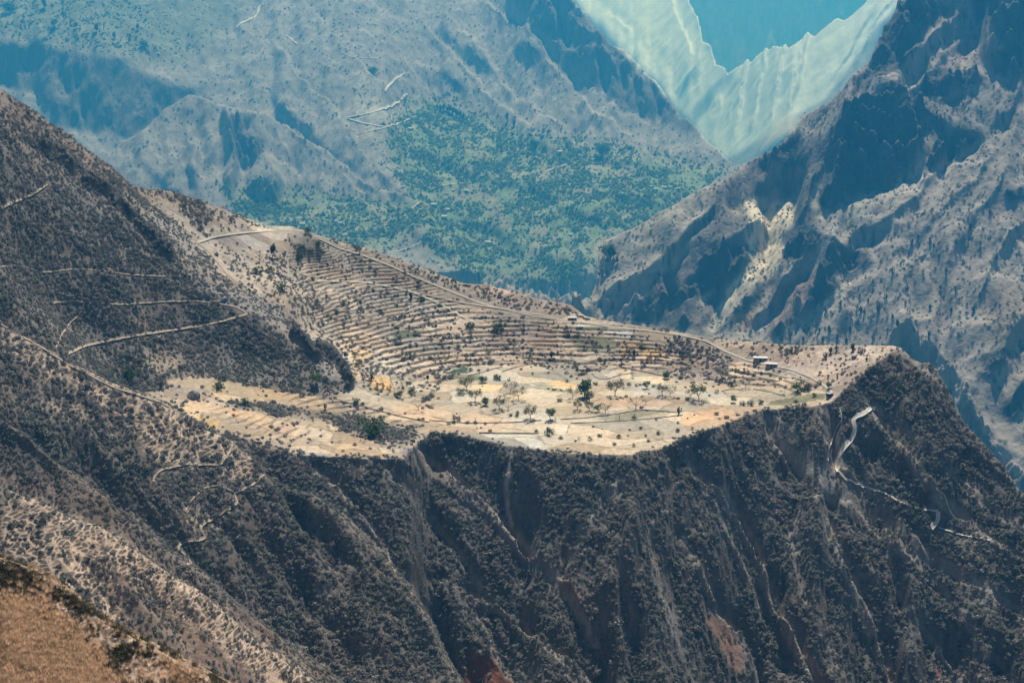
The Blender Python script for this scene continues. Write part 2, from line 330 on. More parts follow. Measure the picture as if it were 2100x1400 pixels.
# ---------------------------------------------------------------- landforms as height tables over (azimuth, range)
TH = np.linspace(math.radians(-21.8), math.radians(21.8), 760)
def rgrid(r0, r1, st):
    n = int(math.log(r1 / r0) / st) + 1
    return np.exp(np.linspace(math.log(r0), math.log(r1), n))
RN = rgrid(36, 1500, 0.0016); RF = rgrid(1750, 20500, 0.00125)
NEG = -5000.0

def line_at(pts):
    """a traced line (u, v[, y]) as elevation tangent (and range) for every azimuth of the table"""
    p = np.asarray(pts, float)
    us, vs = [], []; ys = []
    for a, b in zip(p[:-1], p[1:]):
        n = max(2, int(abs(b[0] - a[0]) / 2) + 2)
        t = np.linspace(0, 1, n, endpoint=False)[:, None]
        q = a + (b - a) * t
        us.append(q[:, 0]); vs.append(q[:, 1]); ys.append(q[:, 2] if p.shape[1] > 2 else q[:, 0] * 0)
    us = np.concatenate(us + [p[-1:, 0]]); vs = np.concatenate(vs + [p[-1:, 1]])
    th, te = tanel(us, vs)
    o = np.argsort(th, kind='stable')
    el = np.interp(TH, th[o], te[o])
    if p.shape[1] > 2:
        ys = np.concatenate(ys + [p[-1:, 2]])
        y = np.interp(TH, th[o], ys[o])
        return el, y / np.cos(TH)
    return el

def uv_of(th, te):
    return pix(np.sin(th), np.cos(th), te)

def integrate(start_el, start_r, end_el, n=900, smin=0.03, keep=75.0):
    """walk the sight lines of every azimuth from one elevation to another; the slope map gives the ground its rise.
    Steps that differ from the neighbours' are forgotten again after a while, so that no streaks run up the slope."""
    lo = np.minimum(start_el, end_el); hi = np.maximum(start_el, end_el)
    el = np.linspace(lo.min() - .002, hi.max() + .002, n)
    u, v = uv_of(TH[:, None] + 0 * el[None], el[None] + 0 * TH[:, None])
    s = np.maximum(sample(S, u, v), smin)
    de = el[1] - el[0]
    inc = de / np.maximum(s - el[None], .03)
    W = 26
    low = inc
    for w in (W, W // 2):
        p = np.pad(low, ((w + 1, w), (0, 0)), mode='edge'); c = np.cumsum(p, 0); low = (c[2 * w + 1:] - c[:-2 * w - 1]) / (2 * w + 1)
    hp = inc - low
    lam = de * FPX / keep
    rho = np.zeros_like(hp); acc = np.zeros(len(TH))
    for k in range(n):
        acc = acc * (1 - lam) + hp[:, k]; rho[:, k] = acc
    C = np.maximum.accumulate(np.cumsum(low, 1) + rho, axis=1) + np.arange(n)[None] * 1e-7
    out = []
    for i in range(len(TH)):
        l = C[i] - np.interp(start_el[i], el, C[i]) + math.log(start_r[i])
        m = (el > lo[i]) & (el < hi[i])
        e2 = np.r_[lo[i], el[m], hi[i]]; l2 = np.r_[np.interp(lo[i], el, l), l[m], np.interp(hi[i], el, l)]
        r = np.exp(l2); out.append((r, r * e2))
    return out

def table(lines, R, back=0.7, back0=0.15, valid=None, front=None):
    """resample (azimuth, sample) ground lines onto the range grid; behind the far end the ground falls away"""
    T = np.full((len(TH), len(R)), NEG, f32)
    for i in range(len(TH)):
        if valid is not None and not valid[i]: continue
        a, b = lines[i]
        q = np.interp(R, a, b)
        d = R - a[-1]
        m = d > 0
        q[m] = b[-1] - (back * d[m] + (back0 - back) * 12 * (1 - np.exp(-d[m] / 12)))
        m = R < a[0]
        if front is None: q[m] = NEG
        else: q[m] = b[0] - front * (a[0] - R[m])
        T[i] = q
    return T

def tps(pts):
    P = np.asarray(pts, float); X = P[:, :2] / 500.0; n = len(P)
    d = np.hypot(X[:, None, 0] - X[None, :, 0], X[:, None, 1] - X[None, :, 1])
    K = np.where(d > 0, d * d * np.log(d + 1e-12), 0) + np.eye(n) * 2e-4
    A = np.zeros((n + 3, n + 3)); A[:n, :n] = K; A[:n, n] = 1; A[:n, n + 1:] = X; A[n, :n] = 1; A[n + 1:, :n] = X.T
    w = np.linalg.solve(A, np.r_[P[:, 2], 0, 0, 0])
    def f(x, y):
        x = np.asarray(x, f32) / f32(500); y = np.asarray(y, f32) / f32(500)
        s = w[n] + w[n + 1] * x + w[n + 2] * y
        for k in range(n):
            d2 = (x - f32(X[k, 0])) ** 2 + (y - f32(X[k, 1])) ** 2
            s = s + f32(.5 * w[k]) * d2 * np.log(d2 + f32(1e-12))
        return s
    return f

def zpt(u, v, z):
    dx, dy, dz = ray(u, v); t = z / dz
    return (dx * t, dy * t, z)

# --- upland: hill, terraces and fields
UPL = [zpt(*p) for p in (
    (1000, 800, -232), (1200, 820, -232), (1400, 800, -231), (1600, 800, -229), (1250, 925, -236), (900, 885, -235), (1500, 850, -232), (1700, 820, -227), (1100, 900, -235.5), (1350, 760, -231), (1150, 770, -231.5), (1450, 870, -233),
    (600, 890, -227), (800, 930, -233), (450, 850, -217), (700, 840, -228), (560, 800, -219), (450, 790, -212), (360, 800, -211.5), (365, 832, -214.5), (440, 878, -221), (820, 830, -231), (700, 910, -231),
    (900, 740, -228), (800, 650, -212), (700, 600, -199), (860, 700, -221), (780, 760, -226), (640, 540, -186), (760, 690, -217), (980, 700, -223), (900, 620, -210), (720, 540, -190),
    (650, 482, -171), (950, 582, -202), (800, 525, -187), (1200, 642, -214), (1100, 612, -208), (1100, 700, -223), (1300, 700, -222), (1450, 692, -218), (1300, 667, -216), (1850, 716, -207), (1700, 709, -212), (1580, 702, -216), (1700, 750, -219), (1560, 740, -223), (1800, 745, -212), (1400, 730, -226.5),
    (490, 442, -160), (430, 416, -148), (350, 396, -140), (280, 387, -133), (200, 326, -113), (120, 266, -96), (50, 216, -80), (0, 186, -72), (-150, 80, -45), (-300, -20, -20),
    (560, 470, -170), (450, 500, -168), (420, 470, -160),
    (200, 600, -167.7), (200, 740, -193.5), (0, 400, -117), (0, 600, -154), (0, 650, -164), (100, 300, -101.5), (100, 500, -143), (-200, 400, -110), (-250, 620, -147),
    (730, 790, -221), (620, 700, -203), (510, 645, -188), (400, 560, -169), (300, 470, -147), (200, 385, -124),
    (300, 740, -200), (500, 760, -210), (650, 795, -221), (350, 650, -186), (330, 570, -168), (560, 740, -209.6), (420, 700, -198), (150, 680, -182.5), (250, 790, -206), (100, 705, -178),
    (560, 640, -196), (600, 600, -190), (480, 560, -179), (640, 660, -207), (700, 740, -219))]
UPF = tps(UPL)
RIM = [(-300, -22), (-150, 78), (0, 185), (50, 215), (120, 265), (200, 325), (280, 386), (350, 395), (430, 415), (490, 441), (540, 462), (600, 464), (650, 481), (800, 524), (950, 581), (1000, 583), (1100, 611), (1170, 625), (1200, 648), (1230, 655), (1300, 666), (1450, 691), (1500, 699), (1560, 702), (1620, 708), (1700, 708), (1780, 707), (1830, 709), (1855, 716), (1875, 738), (2400, 2400)]
EDGE = [(-300, 1000), (330, 830), (430, 885), (480, 905), (560, 925), (640, 936), (740, 940), (830, 940), (850, 915), (880, 888), (960, 897), (1060, 917), (1170, 932), (1290, 937), (1350, 922), (1450, 882), (1560, 842), (1640, 836), (1700, 829), (1740, 800), (1790, 752), (1830, 722), (1855, 716), (1905, 745), (1940, 795), (1975, 865), (2030, 932), (2100, 1010), (2300, 1200), (2400, 1290)]
def first_hit(T, R, el):
    """range at which sight lines of elevation el (per azimuth) meet a table"""
    E = np.maximum.accumulate(T / R[None, :], axis=1)
    out = np.empty(len(TH))
    for i in range(len(TH)):
        j = np.searchsorted(E[i], el[i]); j = min(max(j, 1), len(R) - 1)
        a, b = E[i, j - 1], E[i, j]; t = 0 if b <= a else min(max((el[i] - a) / (b - a), 0), 1)
        out[i] = R[j - 1] + t * (R[j] - R[j - 1])
    return out

def carve(T, R, lines, k):
    """sharpen descending crests: a narrow gully along one side of each traced line"""
    Ec = np.maximum.accumulate(T / R[None], axis=1)
    def where(u, v):
        th, te = tanel(u, v); i = int(np.clip(round((th - TH[0]) / (TH[1] - TH[0])), 0, len(TH) - 1)); j = min(int(np.searchsorted(Ec[i], te)), len(R) - 1)
        return R[j] * math.sin(th), R[j] * math.cos(th)
    dz = np.zeros_like(T)
    for line, g, w2 in lines:
        P = [where(*p) for p in line]; P = [p for n, p in enumerate(P) if n == 0 or math.hypot(p[0] - P[n - 1][0], p[1] - P[n - 1][1]) < 90 * k]
        if len(P) < 2: continue
        A = np.array(P); th = np.arctan2(A[:, 0], A[:, 1]); rr_ = np.hypot(A[:, 0], A[:, 1])
        i0, i1 = np.searchsorted(TH, [th.min() - .05, th.max() + .05]); j0, j1 = np.searchsorted(R, [rr_.min() - 45 * k, rr_.max() + 45 * k])
        x = np.sin(TH[i0:i1])[:, None] * R[None, j0:j1]; y = np.cos(TH[i0:i1])[:, None] * R[None, j0:j1]
        x = x + 1.6 * k * noise(x / (12 * k), y / (12 * k), 401); y = y + 1.6 * k * noise(x / (12 * k), y / (12 * k), 402)
        d, sd = segdist(x, y, P); q = d * sd
        tp = np.clip(np.hypot(x - P[0][0], y - P[0][1]) / (14 * k), 0, 1) * np.clip(np.hypot(x - P[-1][0], y - P[-1][1]) / (20 * k), .25, 1)
        cut = np.where(q > 0, -g * (1 - np.exp(-q / (1.6 * k))) * np.exp(-np.maximum(q, 0) / w2), 0) + .16 * g * np.exp(-d / (5 * k))
        b = dz[i0:i1, j0:j1]; dz[i0:i1, j0:j1] = np.where(np.abs(cut * tp) > np.abs(b), cut * tp, b)
    return dz
RIBS_E = [([(1465, 390), (1457, 429), (1426, 469), (1397, 500), (1349, 551), (1291, 617)], 34, 30), ([(1412, 508), (1317, 559), (1259, 588), (1200, 625)], 30, 26), ([(1415, 540), (1381, 588), (1328, 648)], 26, 26), ([(1708, 487), (1669, 519), (1629, 551), (1592, 604), (1550, 656), (1523, 693)], 46, 34),
          ([(1545, 580), (1523, 609), (1508, 638)], 24, 22), ([(2010, 37), (1967, 83), (1900, 133), (1850, 187), (1780, 215)], 50, 34), ([(1973, 20), (1920, 67), (1880, 113), (1813, 147)], 40, 30), ([(1640, 275), (1590, 330), (1560, 380), (1530, 420)], 30, 28), ([(1690, 300), (1660, 370), (1640, 430), (1600, 480)], 34, 28),
          ([(1590, 420), (1530, 480), (1480, 540), (1420, 600)], 34, 30), ([(1850, 430), (1780, 470), (1730, 520), (1690, 560), (1640, 620), (1600, 680)], 34, 34), ([(2090, 320), (2000, 440), (1940, 550), (1880, 690)], 20, 34), ([(2120, 430), (2030, 560), (1960, 690)], 20, 34), ([(2060, 290), (1960, 410), (1880, 530), (1800, 640)], 18, 34),
          ([(1990, 380), (1880, 480), (1790, 570), (1700, 650)], 18, 34), ([(2120, 600), (2060, 690), (2020, 780)], 30, 30), ([(2120, 160), (2050, 240), (1990, 300)], 24, 30), ([(1930, 350), (1850, 430), (1760, 500)], 20, 30), ([(2110, 720), (2080, 790), (2050, 860)], 26, 26)]
RIBS_F = [([(905, 20), (1000, 130), (1100, 230), (1200, 300)], 34, 70), ([(985, 0), (1080, 110), (1200, 220), (1320, 300)], 30, 70), ([(760, 50), (850, 150), (930, 235)], 30, 70), ([(640, 20), (720, 110), (790, 190)], 26, 70), ([(850, 30), (930, 110), (1020, 210), (1100, 280)], 26, 60), ([(1040, 30), (1130, 130), (1240, 210), (1360, 290)], 30, 60),
          ([(560, 90), (620, 160), (690, 230), (740, 300)], 40, 60), ([(600, 250), (690, 330), (740, 400)], 30, 40), ([(560, 250), (600, 330), (620, 400)], 26, 40), ([(430, 215), (390, 290), (350, 350)], 26, 40), ([(690, 345), (760, 400), (790, 420)], 24, 36), ([(170, 115), (130, 165), (90, 210)], 26, 22), ([(250, 135), (215, 190), (170, 250)], 26, 22), ([(100, 105), (70, 150), (40, 190)], 24, 22), ([(300, 165), (270, 210), (240, 260)], 24, 22), ([(205, 120), (175, 175), (150, 215)], 24, 22), ([(130, 108), (95, 165), (60, 205)], 24, 22), ([(350, 172), (300, 225), (265, 275)], 22, 22),
          ([(1140, 20), (1170, 100), (1230, 170)], 50, 40), ([(1220, 60), (1260, 130), (1300, 215)], 50, 40), ([(1290, 115), (1320, 180), (1350, 240)], 50, 40), ([(1350, 180), (1385, 235), (1420, 275)], 40, 36)]

RIBS_H = [([(1533, 123), (1480, 200), (1430, 270)], 60, 48), ([(1587, 88), (1530, 170), (1470, 255)], 60, 50), ([(1630, 83), (1560, 190), (1505, 290)], 66, 52), ([(1673, 70), (1610, 170), (1540, 285)], 60, 50), ([(1717, 37), (1650, 150), (1580, 265)], 66, 52), ([(1760, 17), (1700, 120), (1620, 240)], 60, 50), ([(1800, 0), (1740, 110), (1690, 190)], 60, 50), ([(1845, -20), (1790, 60), (1740, 150)], 60, 50),
          ([(1560, 110), (1500, 205), (1455, 275)], 36, 34), ([(1610, 90), (1545, 190), (1490, 275)], 36, 34), ([(1650, 75), (1590, 180), (1525, 285)], 36, 34), ([(1695, 50), (1640, 140), (1560, 270)], 36, 34), ([(1740, 30), (1680, 130), (1600, 255)], 36, 34),
          ([(1443, 83), (1425, 140), (1398, 190)], 60, 46), ([(1493, 143), (1450, 205), (1405, 258)], 90, 60), ([(1240, 20), (1300, 70), (1370, 150)], 40, 50), ([(1300, -20), (1350, 50), (1405, 150)], 46, 52), ([(1370, -20), (1395, 60), (1425, 120)], 46, 50), ([(1210, -60), (1270, 0), (1330, 70)], 40, 50)]

CREST_C = [(-300, 540, 660), (0, 662, 680), (70, 700, 681), (140, 745, 682), (230, 790, 684), (330, 822, 688), (420, 880, 690), (480, 908, 692), (545, 970, 687), (600, 1000, 683), (640, 1012, 679), (700, 1055, 671), (760, 1110, 662), (823, 1180, 650), (887, 1276, 634), (913, 1333, 625), (950, 1400, 612), (1050, 1639, 580), (2400, 1639.5, 500)]

def build_near():
    xx = np.sin(TH)[:, None] * RN[None, :]; yy = np.cos(TH)[:, None] * RN[None, :]
    T = np.full(xx.shape, NEG, f32); j0 = np.searchsorted(RN, 560); j1 = np.searchsorted(RN, 1200)
    T[:, j0:j1] = UPF(xx[:, j0:j1], yy[:, j0:j1])
    el_e = line_at(EDGE); el_r = line_at(RIM)
    # keep the sight line to each edge on the upland sheet
    elc, rc = line_at(CREST_C); uc = uv_of(TH, elc)[0]
    tmp = T.copy(); rs = np.interp(uc, [-300, 0, 140, 250, 330, 480, 600, 900], [664, 686, 690, 693, 696, 698, 690, 690]) / np.cos(TH)
    tmp[RN[None, :] < rs[:, None]] = -900
    re = first_hit(tmp, RN, el_e); rr = first_hit(tmp, RN, el_r)
    # right of the hump the spur's crest runs on as a free ridge
    ui, _ = uv_of(TH, el_e)
    k = ui > 1852
    i0 = np.argmax(k)
    cr = np.interp(ui, [1850, 1905, 1975, 2100, 2400], [re[i0 - 1], re[i0 - 1] - 14, re[i0 - 1] - 30, re[i0 - 1] - 62, re[i0 - 1] - 130])
    re = np.where(k, cr, re)
    for i in range(len(TH)):
        if k[i]:
            T[i] = NEG; continue
        T[i, RN < re[i]] = NEG
        m = RN > rr[i]; d = RN[m] - rr[i]
        T[i, m] = rr[i] * el_r[i] - (.75 * d - .55 * 10 * (1 - np.exp(-d / 10)))
    T[:, :j0] = NEG
    layers = [T]
    bot = tanel(1050, 1640)[1] + 0 * TH
    sm = np.convolve(np.pad(re, 4, mode='edge'), np.ones(9) / 9, 'valid')
    ln = integrate(el_e, np.where(k, re, sm), bot, keep=115.0)
    layers.append(table(ln, RN, back=.9, back0=.9))
    for ci, crest in enumerate((
        CREST_C,
        [(-300, 780, 595), (0, 865, 586), (60, 900, 582), (120, 955, 577), (250, 1052, 569), (320, 1105, 566), (380, 1155, 563), (480, 1235, 562), (600, 1330, 562), (700, 1400, 562), (900, 1560, 566), (1000, 1639, 570), (2400, 1639.5, 500)],
        [(-300, 920, 482), (0, 1003, 474), (100, 1040, 472), (200, 1083, 471), (300, 1145, 470), (400, 1215, 470), (500, 1290, 470), (640, 1400, 470), (800, 1530, 472), (950, 1639, 475), (2400, 1639.5, 450)],
        [(-300, 1080, 136), (0, 1150, 132), (60, 1172, 132), (130, 1212, 131), (200, 1270, 130), (250, 1300, 130), (330, 1340, 129), (420, 1388, 128), (600, 1490, 127), (800, 1638, 126), (2400, 1639.5, 126)])):
        el, rc = line_at(crest)
        ln = integrate(el, rc, bot, 700)
        layers.append(table(ln, RN, back=.75, back0=.2, front=.6 if ci == 3 else None))
    L = np.stack(layers); LA = L.argmax(0); T = L.max(0)
    T = T + np.where((LA >= 1) & (LA <= 3), carve(T, RN, SPURS, 1.0), 0)
    return T, LA.astype(np.uint8), (re, rr)

def build_far():
    layers = []
    top = lambda sil: line_at(sil)
    c = lambda v: line_at([(-400, v), (2500, v)])
    ui = uv_of(TH, c(700))[0]
    S0 = S.copy()
    S[polymask(SIL_G2 + [(2400, 900), (-300, 900)])] = .5; S[polymask(SIL_E + [(2400, 900), (1140, 900)])] = .5
    # 0 valley and long left slope
    r0 = np.interp(ui, [-300, 500, 1000, 1250, 1500, 2400], [5200, 5040, 4900, 4800, 4900, 5000]) / np.cos(TH)
    ln = integrate(c(690), r0, top(SIL_FV)); layers.append(table(ln, RF, .6, .1))
    S[:] = S0
    # 1 spur in front of it
    r0 = np.interp(ui, [-300, 300, 600, 900, 2400], [4800, 4860, 4960, 4920, 4920]) / np.cos(TH)
    st = c(560); en = top(SIL_G2)
    ln = integrate(st, r0, np.maximum(en, st + 1e-4), 700); layers.append(table(ln, RF, .5, .1, valid=en > st + .002))
    # 2 right-hand mountain
    r0 = (2300 + np.clip(2100 - ui, -300, 1000) * .28) / np.cos(TH)
    st = c(930); en = top(SIL_E)
    ln = integrate(st, r0, np.maximum(en, st + 1e-4)); layers.append(table(ln, RF, 1.1, .3, valid=ui > 1142, front=.8))
    # 3 far slopes
    r0 = np.interp(ui, [900, 1200, 1400, 1600, 2400], [12000, 11400, 9800, 8900, 8500]) / np.cos(TH)
    st = c(420); ln = integrate(st, r0, top(SIL_H), 700); layers.append(table(ln, RF, 1.2, .6, valid=ui > 950))
    # 4 great wall at the back
    st = c(330); sv = S.copy(); S[:] = 1.75 * (1 + .5 * fbm(_gu / 40, _gv / 60, 3, 78))
    ln = integrate(st, 14500 / np.cos(TH), c(-190), 400); S[:] = sv
    layers.append(table(ln, RF, .6, .1))
    L = np.stack(layers); m = L.max(0); LA = L.argmax(0)
    m = m + np.where(LA == 2, carve(m, RF, RIBS_E, 3.2), 0) + np.where(LA < 2, carve(m, RF, RIBS_F, 6.0), 0) + np.where(LA == 3, carve(m, RF, RIBS_H, 10.0), 0)
    return np.maximum(m, -2100), LA.astype(np.uint8)

TN, LN, (R_EDGE, R_RIM) = build_near()
TF, LF = build_far()

def lookup(T, R, x, y):
    r = np.hypot(x, y); th = np.arctan2(x, y)
    a = np.clip((th - TH[0]) / (TH[1] - TH[0]), 0, len(TH) - 1.001)
    b = np.clip(np.log(r / R[0]) / math.log(R[1] / R[0]), 0, len(R) - 1.001)
    i = a.astype(np.int32); j = b.astype(np.int32); a = (a - i).astype(f32); b = (b - j).astype(f32)
    F = T.ravel(); k = i * len(R) + j; w = len(R)
    return (F[k] * (1 - b) + F[k + 1] * b) * (1 - a) + (F[k + w] * (1 - b) + F[k + w + 1] * b) * a
def nearest(T, R, x, y):
    r = np.hypot(x, y); th = np.arctan2(x, y)
    i = np.clip(np.rint((th - TH[0]) / (TH[1] - TH[0])), 0, len(TH) - 1).astype(np.int32)
    j = np.clip(np.rint(np.log(r / R[0]) / math.log(R[1] / R[0])), 0, len(R) - 1).astype(np.int32)
    return T[i, j]

NCOL, NROW_N, NROW_F, NORMALS = 1300, 1250, 800, True
# ---------------------------------------------------------------- ground colours (albedo, with some light, shade and haze put in) painted from the traced outlines
CM = np.zeros((MH, MW, 3), f32); CM[:] = (.22, .2, .18)
SCR = gmap(0)       # how much of the ground shrubs cover
TER = gmap(0)       # terraced ground
TRK = gmap(0)       # net of animal tracks
FOR = gmap(0)       # far orchards and woods
ROK = gmap(0)       # rock outcrops standing out of the hill
RGH = gmap(1)       # roughness of the ground
def col(pts, c, soft=1, k=.6, amt=1.0):
    w = (blur(wob(polymask(pts), k).astype(f32), soft) * amt)[..., None]
    CM[:] += (np.array(c, f32) - CM) * w
def cstroke(pts, width, c, soft=1.0, k=.5, amt=1.0):
    m = gmap(0); stroke(m, pts, width, 1, soft, k, amt); CM[:] += (np.array(c, f32) - CM) * m[..., None]
# far side
col([(-300, -210), (1180, -210), (1180, 0), (1490, 330), (1480, 480), (1000, 640), (400, 460), (-300, 250)], (.27, .25, .235), 2)
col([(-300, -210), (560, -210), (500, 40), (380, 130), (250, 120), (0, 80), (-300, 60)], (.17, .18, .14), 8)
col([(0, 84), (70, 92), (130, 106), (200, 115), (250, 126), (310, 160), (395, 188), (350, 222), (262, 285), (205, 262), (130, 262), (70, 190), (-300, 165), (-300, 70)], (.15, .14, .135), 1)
GREEN = [(845, 212), (885, 212), (935, 225), (1000, 255), (1090, 290), (1200, 290), (1290, 315), (1400, 340), (1480, 355), (1480, 385), (1400, 420), (1240, 500), (1215, 560), (1190, 575), (1000, 575), (950, 560), (900, 520), (840, 500), (700, 505), (560, 475), (490, 430), (470, 405), (560, 395), (680, 410), (800, 425), (862, 418), (840, 370), (800, 320), (805, 265)]
col(GREEN, (.2, .225, .13), 5); paint(FOR, GREEN, .8, 6)
for p in ([(900, 250), (990, 300), (1010, 340), (960, 320)], [(1100, 330), (1170, 335), (1180, 350), (1110, 360)], [(960, 380), (1010, 395), (1060, 470), (1020, 470)], [(1080, 470), (1160, 480), (1150, 500), (1090, 500)], [(880, 400), (960, 375), (1010, 400), (930, 420)], [(960, 555), (1000, 545), (1040, 560), (980, 570)]):
    paint(FOR, p, .2, 2); col(p, (.22, .21, .15), 2)
for p in ([(470, 395), (560, 395), (860, 425), (860, 500), (600, 480), (490, 440)],): paint(FOR, p, .95, 2)
paint(FOR, [(640, 428), (700, 425), (790, 428), (790, 470), (700, 470)], .5, 2)
col([(808, 480), (870, 440), (880, 520), (830, 520)], (.22, .2, .18), 2); paint(FOR, [(808, 490), (870, 460), (880, 520), (830, 520)], .1, 2)
paint(FOR, [(0, -40), (260, -40), (330, 60), (380, 110), (250, 118), (0, 78), (-300, 60), (-300, -40)], .22, 5)
paint(FOR, [(440, 380), (700, 395), (640, 430), (470, 410)], .35, 2)
paint(FOR, [(820, 300), (900, 320), (900, 370), (850, 400), (810, 350)], 1, 2)
col([(1228, 500), (1290, 492), (1270, 545), (1240, 552), (1215, 520)], (.5, .43, .33), 1); paint(FOR, [(1210, 500), (1300, 480), (1290, 545), (1225, 555)], .05, 1)
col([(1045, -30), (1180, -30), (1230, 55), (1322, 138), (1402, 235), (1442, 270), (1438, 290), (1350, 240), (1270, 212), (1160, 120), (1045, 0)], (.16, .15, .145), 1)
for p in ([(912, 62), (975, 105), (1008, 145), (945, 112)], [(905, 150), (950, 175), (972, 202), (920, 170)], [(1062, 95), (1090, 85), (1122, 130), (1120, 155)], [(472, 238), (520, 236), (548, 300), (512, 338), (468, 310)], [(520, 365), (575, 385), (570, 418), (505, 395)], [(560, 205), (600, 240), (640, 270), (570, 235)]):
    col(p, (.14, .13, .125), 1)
col([(690, 200), (720, 195), (870, 230), (830, 260), (740, 275), (700, 255)], (.40, .37, .33), 3, amt=.6)
col([(1000, 100), (1300, 250), (1490, 335), (1400, 340), (1200, 300), (1040, 250), (900, 100)], (.31, .285, .265), 5)
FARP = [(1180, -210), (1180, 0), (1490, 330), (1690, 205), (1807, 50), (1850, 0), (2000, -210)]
col(FARP, (.56, .60, .61), 1)  # grey rock tinted bluish: some of the haze is painted in
col([(1180, -210), (1180, 0), (1330, 140), (1400, 190), (1445, 90), (1418, 0), (1418, -210)], (.66, .70, .71), 3)  # the lit left slope is painted paler, light in the colour
col([(1540, 330), (1600, 240), (1660, 250), (1600, 300)], (.6, .52, .4), 4)
# right-hand mountain
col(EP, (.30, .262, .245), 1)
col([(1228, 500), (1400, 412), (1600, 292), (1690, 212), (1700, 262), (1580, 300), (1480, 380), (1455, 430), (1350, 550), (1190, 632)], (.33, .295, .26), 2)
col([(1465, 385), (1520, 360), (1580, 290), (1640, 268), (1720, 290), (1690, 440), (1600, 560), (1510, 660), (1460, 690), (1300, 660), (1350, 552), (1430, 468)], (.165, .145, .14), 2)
for c in CLIFFS_E: col(c, (.085, .08, .08), 1)  # cliff colour darkened to deepen the shade on these faces
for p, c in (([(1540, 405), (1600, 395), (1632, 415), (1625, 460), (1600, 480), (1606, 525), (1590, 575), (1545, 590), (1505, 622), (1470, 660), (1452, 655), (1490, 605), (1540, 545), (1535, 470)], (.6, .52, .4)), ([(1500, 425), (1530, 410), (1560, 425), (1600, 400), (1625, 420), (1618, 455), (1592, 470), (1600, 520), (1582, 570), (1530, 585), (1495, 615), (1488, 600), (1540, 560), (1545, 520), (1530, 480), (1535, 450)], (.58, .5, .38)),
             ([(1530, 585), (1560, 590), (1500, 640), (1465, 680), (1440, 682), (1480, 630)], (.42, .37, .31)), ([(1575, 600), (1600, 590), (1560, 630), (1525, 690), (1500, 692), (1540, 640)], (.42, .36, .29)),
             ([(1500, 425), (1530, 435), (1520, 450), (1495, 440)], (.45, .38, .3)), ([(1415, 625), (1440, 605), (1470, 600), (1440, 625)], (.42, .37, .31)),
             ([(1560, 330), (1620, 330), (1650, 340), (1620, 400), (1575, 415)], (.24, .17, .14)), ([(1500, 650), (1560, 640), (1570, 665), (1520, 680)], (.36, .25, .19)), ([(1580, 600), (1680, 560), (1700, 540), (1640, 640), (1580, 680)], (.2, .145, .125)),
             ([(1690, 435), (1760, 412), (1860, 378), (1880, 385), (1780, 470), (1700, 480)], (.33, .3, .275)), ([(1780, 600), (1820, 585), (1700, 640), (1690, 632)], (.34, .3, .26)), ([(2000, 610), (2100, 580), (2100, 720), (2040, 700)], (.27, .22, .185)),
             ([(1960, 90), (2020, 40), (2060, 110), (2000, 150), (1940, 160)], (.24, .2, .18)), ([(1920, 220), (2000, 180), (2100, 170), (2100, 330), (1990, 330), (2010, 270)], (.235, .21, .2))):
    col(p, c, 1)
cstroke([(1685, 440), (1665, 410), (1680, 380)], 7, (.4, .36, .31)); cstroke([(1740, 590), (1712, 615), (1680, 640)], 4, (.4, .36, .31))
for pts in ([(1412, 508), (1370, 538), (1317, 559), (1259, 588), (1200, 625)],): cstroke(pts, 7, (.38, .34, .29))
# upland
UPP = [(-300, -30), (0, 180), (280, 380), (490, 438), (650, 478), (950, 578), (1200, 636), (1450, 688), (1850, 712), (1850, 730), (1790, 755), (1700, 835), (1560, 848), (1450, 890), (1350, 930), (1290, 945), (1060, 925), (880, 896), (850, 945), (560, 940), (330, 850), (-300, 700)]
col(UPP, (.36, .305, .25), 1); paint(SCR, UPP, .2, 1)
HILL = [(-300, -30), (0, 180), (280, 380), (400, 400), (440, 440), (400, 490), (440, 560), (520, 640), (640, 700), (700, 760), (740, 800), (640, 812), (540, 796), (440, 775), (340, 775), (280, 830), (-300, 600)]
col(HILL, (.16, .14, .125), 2); paint(SCR, HILL, .85, 1)
col([(-300, -30), (0, 180), (280, 385), (400, 400), (420, 450), (330, 440), (200, 360), (60, 300), (-300, 200)], (.22, .175, .145), 4); paint(SCR, [(-300, -30), (0, 180), (200, 325), (300, 400), (400, 480), (330, 430), (200, 350), (0, 235)], .35, 2)
GREYS = [(230, 395), (300, 420), (400, 500), (450, 560), (520, 600), (600, 650), (680, 740), (720, 790), (680, 780), (600, 710), (520, 650), (430, 600), (330, 490)]
col(GREYS, (.25, .225, .205), 2); paint(SCR, GREYS, .4, 2)
col([(400, 560), (470, 580), (600, 640), (660, 720), (580, 690), (480, 620)], (.23, .205, .19), 2)
col([(300, 390), (370, 420), (420, 480), (400, 500), (330, 430)], (.36, .3, .24), 2); paint(SCR, [(300, 390), (370, 420), (420, 480), (400, 500), (330, 430)], .05, 2)
col([(420, 490), (500, 478), (620, 476), (640, 500), (600, 525), (540, 520), (470, 500)], (.34, .3, .265), 1); paint(SCR, [(430, 490), (500, 478), (620, 476), (640, 500), (600, 525), (540, 520)], .03, 1)
col([(525, 460), (600, 463), (600, 470), (528, 474)], (.46, .44, .38), 0)
col([(1000, 585), (1100, 606), (1190, 632), (1200, 645), (1100, 640), (1000, 620), (960, 590)], (.37, .29, .235), 2)
paint(SCR, [(960, 585), (1050, 600), (1190, 630), (1150, 650), (1000, 625)], .3, 2)
paint(SCR, [(650, 480), (800, 525), (950, 580), (930, 600), (800, 550), (680, 500)], .5, 2)
paint(SCR, [(560, 520), (650, 530), (700, 600), (680, 680), (600, 640), (520, 580)], .35, 3)
paint(SCR, [(800, 640), (900, 670), (960, 690), (880, 720), (700, 730), (680, 690)], .3, 4)
